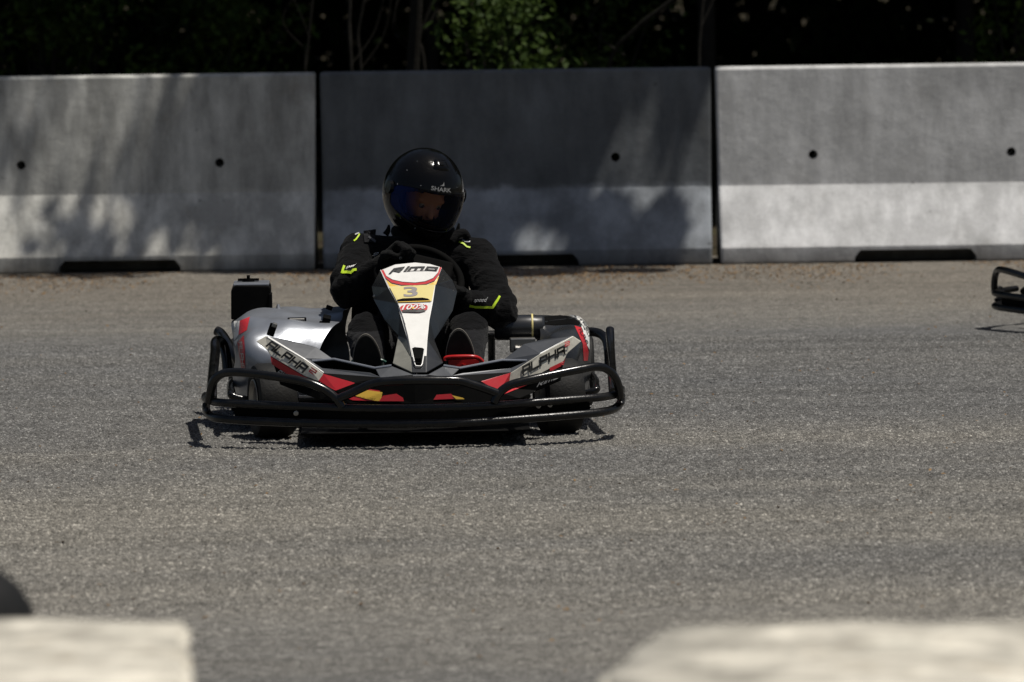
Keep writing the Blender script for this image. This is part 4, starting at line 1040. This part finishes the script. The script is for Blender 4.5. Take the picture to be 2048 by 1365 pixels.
bm = bmesh.new(); bm.from_mesh(me); bmesh.ops.remove_doubles(bm, verts=bm.verts, dist=.0004); bmesh.ops.delete(bm, geom=[v for v in bm.verts if not v.link_faces], context='VERTS')
bmesh.ops.smooth_vert(bm, verts=[v for v in bm.verts if v.is_boundary], factor=.5, use_axis_x=True, use_axis_y=True, use_axis_z=True)
bmesh.ops.recalc_face_normals(bm, faces=bm.faces); bm.to_mesh(me); bm.free(); smooth(me)
shell = link('shell', me, hel, M['gloss'])
s = shell.modifiers.new('s', 'SOLIDIFY'); s.thickness = .016; s.offset = -1
vs_ = []; fs = []; nt_, np_ = 60, 24
for j in range(np_ + 1):
    for i in range(nt_ + 1):
        u = i / nt_ * 2 - 1; v_ = j / np_ * 2 - 1
        th = R(76) * u; sq = (1 - abs(u) ** 3.2 * .55)
        ph = R(-5 + 23.5 * v_ * sq + 3 * abs(u) ** 2)
        p = hsurf(th, ph, 1.022); vs_.append(p)
for j in range(np_):
    for i in range(nt_): fs.append((j * (nt_ + 1) + i, j * (nt_ + 1) + i + 1, (j + 1) * (nt_ + 1) + i + 1, (j + 1) * (nt_ + 1) + i))
vis = link('visor', mesh_from(vs_, fs, 'visor', True), hel, M['visor'])
edge = [vs_[i] for i in range(nt_ + 1)] + [vs_[j * (nt_ + 1) + nt_] for j in range(1, np_ + 1)] + [vs_[np_ * (nt_ + 1) + i] for i in range(nt_ - 1, -1, -1)] + [vs_[j * (nt_ + 1)] for j in range(np_ - 1, 0, -1)]
b = MB(); b.tube(edge, .0022, n=6, closed=True, sub=1, straight=True); b.build('visor_seal', M['gloss'], hel)
for s in (-1, 1):
    b = MB(); c = hsurf(R(82 * s), R(4), 1.02); b.lathe([(-.006, 0), (-.006, .022), (.004, .026), (.006, .0)], 'X', c, n=24); b.build('visor_pivot', M['gloss'], hel)
def hpatch(th0, th1, ph0, ph1, k, name, mat, lift=.006, n=8):
    v = []; f = []
    for j in range(n + 1):
        for i in range(n + 1):
            u = i / n; w_ = j / n; e = min(1, 4 * min(u, 1 - u, w_, 1 - w_)) ** .5
            v.append(hsurf(R(th0 + (th1 - th0) * u), R(ph0 + (ph1 - ph0) * w_), 1 + k * e))
    for j in range(n):
        for i in range(n): f.append((j * (n + 1) + i, j * (n + 1) + i + 1, (j + 1) * (n + 1) + i + 1, (j + 1) * (n + 1) + i))
    return link(name, mesh_from(v, f, name, True), hel, mat)
hpatch(-20, 22, 48, 66, .05, 'top_vent', M['gloss'])
hpatch(-9, 9, 53, 57, .075, 'vent_slider', M['gloss'], n=4)
hpatch(-17, 17, -44, -34, .03, 'chin_vent', M['dark'])
hpatch(-5, 5, -31, -28.5, .05, 'visor_tab', M['dark'], n=3)
def htext(txt, th0, th1, ph0, ph1, mat, shear=0, bold=0.0, k=1.006):
    P, Fc = text2d(txt, [(0, 0), (1, 0), (1, 1), (0, 1)], shear, bold)
    return link('lettering', mesh_from([hsurf(R(th0 + (th1 - th0) * x), R(ph0 + (ph1 - ph0) * y), k) for x, y in P], Fc, 'l'), hel, mat)
htext('SHARK', -18, 16, 20, 25.5, M['dimink'], bold=.02, k=1.012)
link('emblem', mesh_from([hsurf(R(a_), R(p_), 1.01) for a_, p_ in ((-5, 27), (3, 27.5), (2.6, 33), (1, 30), (-1, 28.5))], [(0, 1, 2, 3, 4)], 'e'), hel, M['dimink'])
for k, (th_, ph_) in enumerate(((-66, 34), (-70, 12), (-34, 22), (30, 26), (-74, -8), (-58, -27), (-34, -32), (-60, 52))):  # tiny bright beads added to give the shell point glints
    b = MB(); b.ball((0, 0, 0), .0017, seg=10, rings=6); b.build('glint_bead', M['chrome'], hel, loc=hsurf(R(th_), R(ph_), 1.004))
# collar, padded straps and piping
b = MB(); cp = []
for k in range(20):
    a_ = 2 * math.pi * k / 20
    cp.append(neck + Vector((.092 * math.sin(a_), .085 * math.cos(a_), .006 + .022 * (1 - math.cos(a_ * 2)) * .5)))
b.tube(cp, .024, n=10, closed=True, sub=2); b.build('collar', M['suit'], drv)
b = MB(); b.tube([D(771, 470, 1.1), D(776, 461, 1.1), D(778, 450, 1.1)], [.012, .009, .003], n=8); b.build('collar_tip', M['suit'], drv); b = MB(); b.tube([D(908, 474, 1.1), D(915, 462, 1.1), D(918, 447, 1.1)], [.012, .009, .003], n=8); b.build('collar_tip', M['suit'], drv)
KD = Matrix.Translation(-OFF)
def bvh_k(o):
    return BVHTree.FromPolygons([v.co + OFF for v in o.data.vertices], [tuple(p.vertices) for p in o.data.polygons])
b = MB(); b.tube([D(903, 484, 1.06), D(914, 470, 1.08), D(928, 467, 1.10), (D(937, 478, 1.10))], [.012, .016, .016, .012], n=10); b.build('shoulder_strap', M['suit'], drv)
tB = bvh_k(body); tG = bvh_k(GL)
NEG = Matrix.Translation(-OFF)
def dpatch(pts, name, mat, lift=.004, trees=None, cell=5, dfall=1.0): return patch(pts, trees or [tB], name, mat, drv, lift=lift, cell=cell, xf=NEG, dfall=dfall)
dpatch([(727, 464), (752, 461), (750, 486), (728, 486)], 'shoulder_strap', M['trouser'], lift=.008, dfall=1.1)
dpatch([(738, 474), (753, 483), (751, 487), (736, 477)], 'strap_buckle', M['plastic'], lift=.011, dfall=1.1)
def dstrip(pts, wdt, name, mat, **kw):
    P = []; n_ = len(pts)
    A_, B_ = [], []
    for i, (x, y) in enumerate(pts):
        x0, y0 = pts[max(i - 1, 0)]; x1, y1 = pts[min(i + 1, n_ - 1)]; dx, dy = x1 - x0, y1 - y0; l_ = math.hypot(dx, dy)
        A_.append((x - dy / l_ * wdt, y + dx / l_ * wdt)); B_.append((x + dy / l_ * wdt, y - dx / l_ * wdt))
    strip(A_, B_, [tB], name, mat, drv, lift=.005, xf=NEG, **kw)
def dens(pts, n=4):
    o_ = []
    for (x0, y0), (x1, y1) in zip(pts[:-1], pts[1:]):
        for k in range(n): o_.append((x0 + (x1 - x0) * k / n, y0 + (y1 - y0) * k / n))
    return o_ + [pts[-1]]
dstrip(dens([(719, 469), (716, 474), (712, 480), (708, 483)]), 1.5, 'piping', M['neon'], dfall=1.08)
dstrip(dens([(918, 485), (927, 488), (933, 494), (941, 496)]), 1.5, 'piping', M['neon'], dfall=1.08)
dstrip(dens([(710, 470), (718, 467)]), 1.2, 'shoulder_print', M['silverink'], dfall=1.08)
dstrip(dens([(924, 481), (931, 484), (940, 484)]), 1.5, 'shoulder_print', M['silverink'], dfall=1.08)
dstrip(dens([(689, 532), (686, 540), (684, 548)]), 2.2, 'piping', M['neon'], dfall=.85)
dstrip(dens([(684, 546), (695, 545), (704, 546)]), 2.6, 'piping', M['neon'], dfall=.85)
dstrip(dens([(704, 545), (707, 541), (714, 540)]), 2.4, 'piping', M['neon'], dfall=.85)
dstrip(dens([(936, 611), (950, 614.5), (970, 615), (985, 615)]), 2.3, 'piping', M['neon'], dfall=.85)
dstrip(dens([(984, 616), (991, 605), (999, 593)]), 2.3, 'piping', M['neon'], dfall=.85)
print_text('speed', [(690, 541), (711, 535), (713, 528), (694, 532)], [tB], M['silverink'], drv, lift=.006, shear=.4, bold=.015, xf=NEG, dfall=.85)
print_text('speed', [(946, 606), (973, 607), (975, 596), (948, 597)], [tB], M['silverink'], drv, lift=.006, shear=.4, bold=.0, xf=NEG, dfall=.85)
print_text('sp', [(742, 516), (755, 512), (758, 505), (746, 507)], [tB, tG], M['silverink'], drv, lift=.005, shear=.4, xf=NEG, dfall=.82)
patch([(798, 514), (804, 513.5), (805, 517), (801, 520), (798, 518)], [tG], 'glove_badge', M['dimink'], drv, lift=.003, xf=NEG, dfall=.78)

# ------------------------------------------------------------------ second kart at the right edge, with its driver
def copy_tree(o, parent=None):
    c = o.copy(); C.objects.link(c)
    if parent is not None: c.parent = parent
    for ch in list(o.children): copy_tree(ch, c)
    return c
k2 = copy_tree(kart)
K2R = R(-42); c_ = wg(2002, 655); K2P = Vector((c_.x, c_.y, 0)) - Matrix.Rotation(K2R, 3, 'Z') @ Vector((-.70, .20, 0))
k2.location = K2P; k2.rotation_euler = (0, 0, K2R)
k2['label'] = 'second black go-kart cut off by the right edge, only its bumper corner showing'
d2 = copy_tree(drv)
d2.location = Matrix.Translation(K2P) @ Matrix.Rotation(K2R, 4, 'Z') @ OFF; d2.rotation_euler = (0, 0, K2R)
d2['label'] = 'second driver in black seated in the go-kart past the right edge of the picture'

# ------------------------------------------------------------------ leaf litter along the foot of the barriers
def leaves(n, fn, size, flat=False, seed=1):
    r_ = np.random.default_rng(seed)
    c = fn(r_, n); n = len(c)
    if flat:
        nrm = np.stack([r_.normal(0, .25, n), r_.normal(0, .25, n), np.ones(n)], 1)
    else: nrm = r_.normal(size=(n, 3)); nrm[:, 2] = np.abs(nrm[:, 2]) + .2
    nrm /= np.linalg.norm(nrm, axis=1)[:, None]
    t_ = r_.normal(size=(n, 3)); t_ -= nrm * (t_ * nrm).sum(1)[:, None]; t_ /= np.linalg.norm(t_, axis=1)[:, None]
    u = np.cross(nrm, t_); s = size * r_.uniform(.55, 1.3, n)[:, None]
    v = np.empty((n, 4, 3))
    v[:, 0] = c - t_ * s * .5; v[:, 1] = c + u * s * .30 + nrm * s * .06; v[:, 2] = c + t_ * s * .6; v[:, 3] = c - u * s * .30 + nrm * s * .06
    return v.reshape(-1, 3)
def leafmesh(name, V_):
    n = len(V_) // 4
    me = bpy.data.meshes.new(name); me.vertices.add(len(V_)); me.vertices.foreach_set('co', V_.astype(np.float32).ravel())
    me.loops.add(n * 4); me.loops.foreach_set('vertex_index', np.arange(n * 4, dtype=np.int32))
    me.polygons.add(n); me.polygons.foreach_set('loop_start', np.arange(0, n * 4, 4, dtype=np.int32)); me.polygons.foreach_set('loop_total', np.full(n, 4, dtype=np.int32))
    me.update(); me.validate(); return me
def lit(r_, n):
    x = r_.uniform(-6, 7, n); cl = .5 + .5 * np.sin(x * 1.7 + 1) + .35 * np.sin(x * 5.1)
    y = 10.05 - np.abs(r_.normal(0, 1, n)) * (.22 + .40 * cl) - (r_.random(n) < .35) * r_.uniform(.3, 1.0, n)
    keep = r_.random(n) < (.25 + .75 * cl); return np.stack([x, y, np.full(n, .006)], 1)[keep]
stuff(link('leaf_litter', leafmesh('litter', leaves(22000, lit, .018, True, 3)), None, M['litter']))
lo_ = link('loose_grit', leafmesh('grit', leaves(1500, lambda r_, n: np.stack([r_.uniform(-4, 4, n), r_.uniform(-6, 9.5, n), np.full(n, .004)], 1), .014, True, 5)), None, M['litter']); stuff(lo_)

# ------------------------------------------------------------------ forest
def tree(label, x, y, h, r, zc, rz_, nleaf, lmat, seed, trunk_r=.09, leaf=.11, group='trees behind the barriers', lean=(0, 0), name='tree', clumps=26, cat='tree'):
    rd = random.Random(seed); th = thing(name, label, cat, (x, y, 0), 0, group)
    b = MB(); top = Vector((lean[0], lean[1], h * .92))
    mids = [Vector((lean[0] * t_ ** 2 + rd.uniform(-.08, .08), lean[1] * t_ ** 2 + rd.uniform(-.08, .08), h * .92 * t_)) for t_ in (0.0, .15, .35, .6, .85)]
    mids[0] = Vector((0, 0, -.02)); b.tube(mids + [top], [trunk_r * 1.3, trunk_r, trunk_r * .85, trunk_r * .6, trunk_r * .35, .01], n=9, sub=4)
    b.build('trunk', M['bark'], th)
    b = MB()
    cl = []
    for k in range(clumps):
        a = rd.uniform(0, 2 * math.pi); q = rd.uniform(.25, 1) ** .6; zz = rd.uniform(-1, 1)
        rr = r * q * math.sqrt(max(0, 1 - zz * zz * .8))
        cl.append(Vector((lean[0] * .7 + rr * math.cos(a), lean[1] * .7 + rr * math.sin(a), zc + rz_ * zz)))
    for c in cl[::2]:
        t_ = min(max((c.z - .6) / (h * .92), .12), .8); s_ = Vector((lean[0] * t_ ** 2, lean[1] * t_ ** 2, h * .92 * t_))
        b.tube([s_, s_.lerp(c, .5) + Vector((rd.uniform(-.15, .15), rd.uniform(-.15, .15), .1)), c], [trunk_r * .35, trunk_r * .2, .006], n=6, sub=4)
    b.build('branches', M['bark'], th)
    C_ = np.array([list(c) for c in cl]); rc = np.array([rd.uniform(.16, .34) * r for _ in cl])
    def fn(r_, n):
        i = r_.integers(0, len(cl), n); d = r_.normal(size=(n, 3)); d /= np.linalg.norm(d, axis=1)[:, None]
        return C_[i] + d * (rc[i] * r_.random(n) ** .45)[:, None] * np.array([1, 1, .75])
    link('crown', leafmesh('crown', leaves(nleaf, fn, leaf, False, seed)), th, lmat)
    return th
def bush(label, x, y, z0, z1, rx, ry, nleaf, lmat, seed, leaf=.06, group='shrubs behind the barriers', clumps=16):
    rd = random.Random(seed); th = thing('shrub', label, 'shrub', (x, y, 0), 0, group)
    cl = [Vector((rd.gauss(0, .45) * rx, rd.gauss(0, .45) * ry, rd.uniform(z0, z1))) for _ in range(clumps)]
    b = MB()
    for c in cl: b.tube([Vector((rd.uniform(-.1, .1), rd.uniform(-.1, .1), 0)), Vector((c.x * .5, c.y * .5, c.z * .6)), c], [.012, .008, .003], n=5, sub=4)
    b.build('stem', M['bark'], th)
    C_ = np.array([list(c) for c in cl]); rc = np.array([rd.uniform(.12, .30) for _ in cl])
    def fn(r_, n):
        i = r_.integers(0, len(cl), n); d = r_.normal(size=(n, 3)); d /= np.linalg.norm(d, axis=1)[:, None]
        return C_[i] + d * (rc[i] * r_.random(n) ** .5)[:, None]
    link('leaves', leafmesh('leaves', leaves(nleaf, fn, leaf, False, seed)), th, lmat)
    return th
# shading canopy right behind and partly over the barriers (left and middle)
tree('broad tree overhanging the left barrier, its crown above the picture', -3.6, 13.2, 11.0, 2.3, 9.2, 1.5, 2000, M['leaf'], 11, lean=(5.0, -4.0), clumps=13, leaf=.15)
tree('tree leaning over the joint of the left and middle barriers', -.6, 12.9, 9.5, 1.25, 7.2, 1.6, 9500, M['leaf'], 12, lean=(2.7, -3.6), clumps=20, trunk_r=.035, leaf=.14)
tree('tree shading the middle barrier, crown above the picture', 2.95, 13.1, 8.5, .75, 6.8, 1.3, 9000, M['leaf'], 13, lean=(-1.0, -4.9), clumps=24, trunk_r=.04, leaf=.14)
# the wood behind: low, dense canopy, so that it is dark under it
k_ = 0
for row, yy in enumerate((15.4, 17.6, 20.2, 23.4, 26.8, 30.5)):
    nx_ = 6 + row // 2
    for i in range(nx_):
        xx = (i - (nx_ - 1) / 2) * (2.9 + .12 * row) + (row % 2) * 1.3 + random.uniform(-.5, .5)
        k_ += 1
        tree('dark broadleaved tree standing in the wood behind the barriers', xx, yy + random.uniform(-.5, .5), 7.5 + random.uniform(-.8, 1.5), 2.1, 4.6, 2.3,
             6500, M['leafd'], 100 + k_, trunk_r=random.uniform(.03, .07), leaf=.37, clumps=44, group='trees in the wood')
# undergrowth deep in the wood
def under(r_, n):
    x = r_.uniform(-14, 14, n); y = 21 + r_.random(n) * 14
    z = r_.random(n) ** .8 * (1.5 + .6 * np.sin(x * 1.3 + y) + .4 * np.sin(x * 3.1)); return np.stack([x, y, z], 1)
def shade_canopy(r_, n): return np.stack([r_.uniform(-15, 15, n), r_.uniform(13.9, 37, n), r_.uniform(6.5, 8.8, n)], 1)
stuff(link('shade_canopy', leafmesh('shade_canopy', leaves(42000, shade_canopy, .5, False, 78)), None, M['leafd']))  # unseen loose leaf layer added to keep sun off the wood below
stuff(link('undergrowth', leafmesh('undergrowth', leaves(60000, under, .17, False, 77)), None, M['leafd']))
# shrubs whose leaves catch the light just above the barriers
def bx(px, y): return wy(px, 80, y).x
bush('bright green leafy shrub above the middle barrier, right of the helmet', bx(1010, 12.6), 12.6, .85, 1.5, .32, .4, 1500, M['leafb'], 201, .055, clumps=14)
bush('green shrub beside the brighter one, above the middle barrier', bx(1180, 14.0), 14.0, .75, 1.3, .38, .4, 1100, M['leafb'], 202, .05, clumps=12)
bush('dim green shrub above the left barrier, left of the joint', bx(420, 14.9), 14.9, .7, 1.5, .6, .5, 1700, M['leaf'], 203, .06, clumps=18)
bush('dim green shrub at the upper left corner', bx(90, 14.8), 14.8, .8, 1.6, .6, .5, 1700, M['leaf'], 204, .06, clumps=18)
bush('small shrub in the upper right corner', bx(2040, 14.6), 14.6, .8, 1.4, .25, .3, 600, M['leaf'], 205, .05, clumps=10)
bush('low dark shrub between the two dim ones on the left', bx(240, 15.2), 15.2, .5, 1.3, .6, .5, 1500, M['leafd'], 206, .06, clumps=16)
# saplings
def sapling(label, pts, r0, seed):
    """pts: (pixel x, pixel y, y)"""
    P = [wy(*p) for p in pts]; base = Vector((P[0].x, P[0].y, 0)); th = thing('sapling', label, 'sapling', base, 0, 'bare saplings in front of the wood')
    d = (P[-1] - P[-2]).normalized(); top = P[-1] + d * .9
    b = MB(); b.tube([Vector((0, 0, -.02))] + [p - base for p in P] + [top - base], [r0 * 1.2] + [r0] * len(P) + [r0 * .4], n=7, sub=5); b.build('stem', M['bark'], th)
    rd = random.Random(seed); b = MB()
    for k in range(2):
        s_ = (P[0].lerp(P[-1], rd.random()) - base); b.tube([s_, s_ + Vector((rd.uniform(-.2, .2), .05, .2)), s_ + Vector((rd.uniform(-.4, .4), .1, .5))], [r0 * .4, r0 * .25, .002], n=5)
    b.build('twigs', M['bark'], th)
sapling('thin bare sapling above the joint of the left and middle barriers', [(703, 150, 13), (698, 60, 13), (700, 0, 13)], .010, 1)
sapling('thin twisted sapling right of the first joint', [(722, 150, 13.2), (716, 70, 13.2), (728, 0, 13.2)], .008, 2)
sapling('forked sapling directly above the helmet, leaning right', [(826, 150, 12.8), (838, 80, 12.8), (868, 0, 12.8)], .012, 3)
sapling('upright sapling directly above the helmet', [(850, 150, 13), (832, 60, 13), (836, 0, 13)], .009, 4)
sapling('slim sapling left of the gap between the middle and right barriers', [(1398, 140, 12.6), (1401, 60, 12.6), (1406, 0, 12.6)], .009, 5)
sapling('leaning grey sapling above the middle barrier', [(1215, 150, 13.4), (1270, 60, 13.3), (1345, 0, 13.2)], .013, 6)
sapling('thin sapling above the left barrier, right of centre', [(610, 150, 13.6), (617, 80, 13.6), (625, 0, 13.6)], .007, 7)
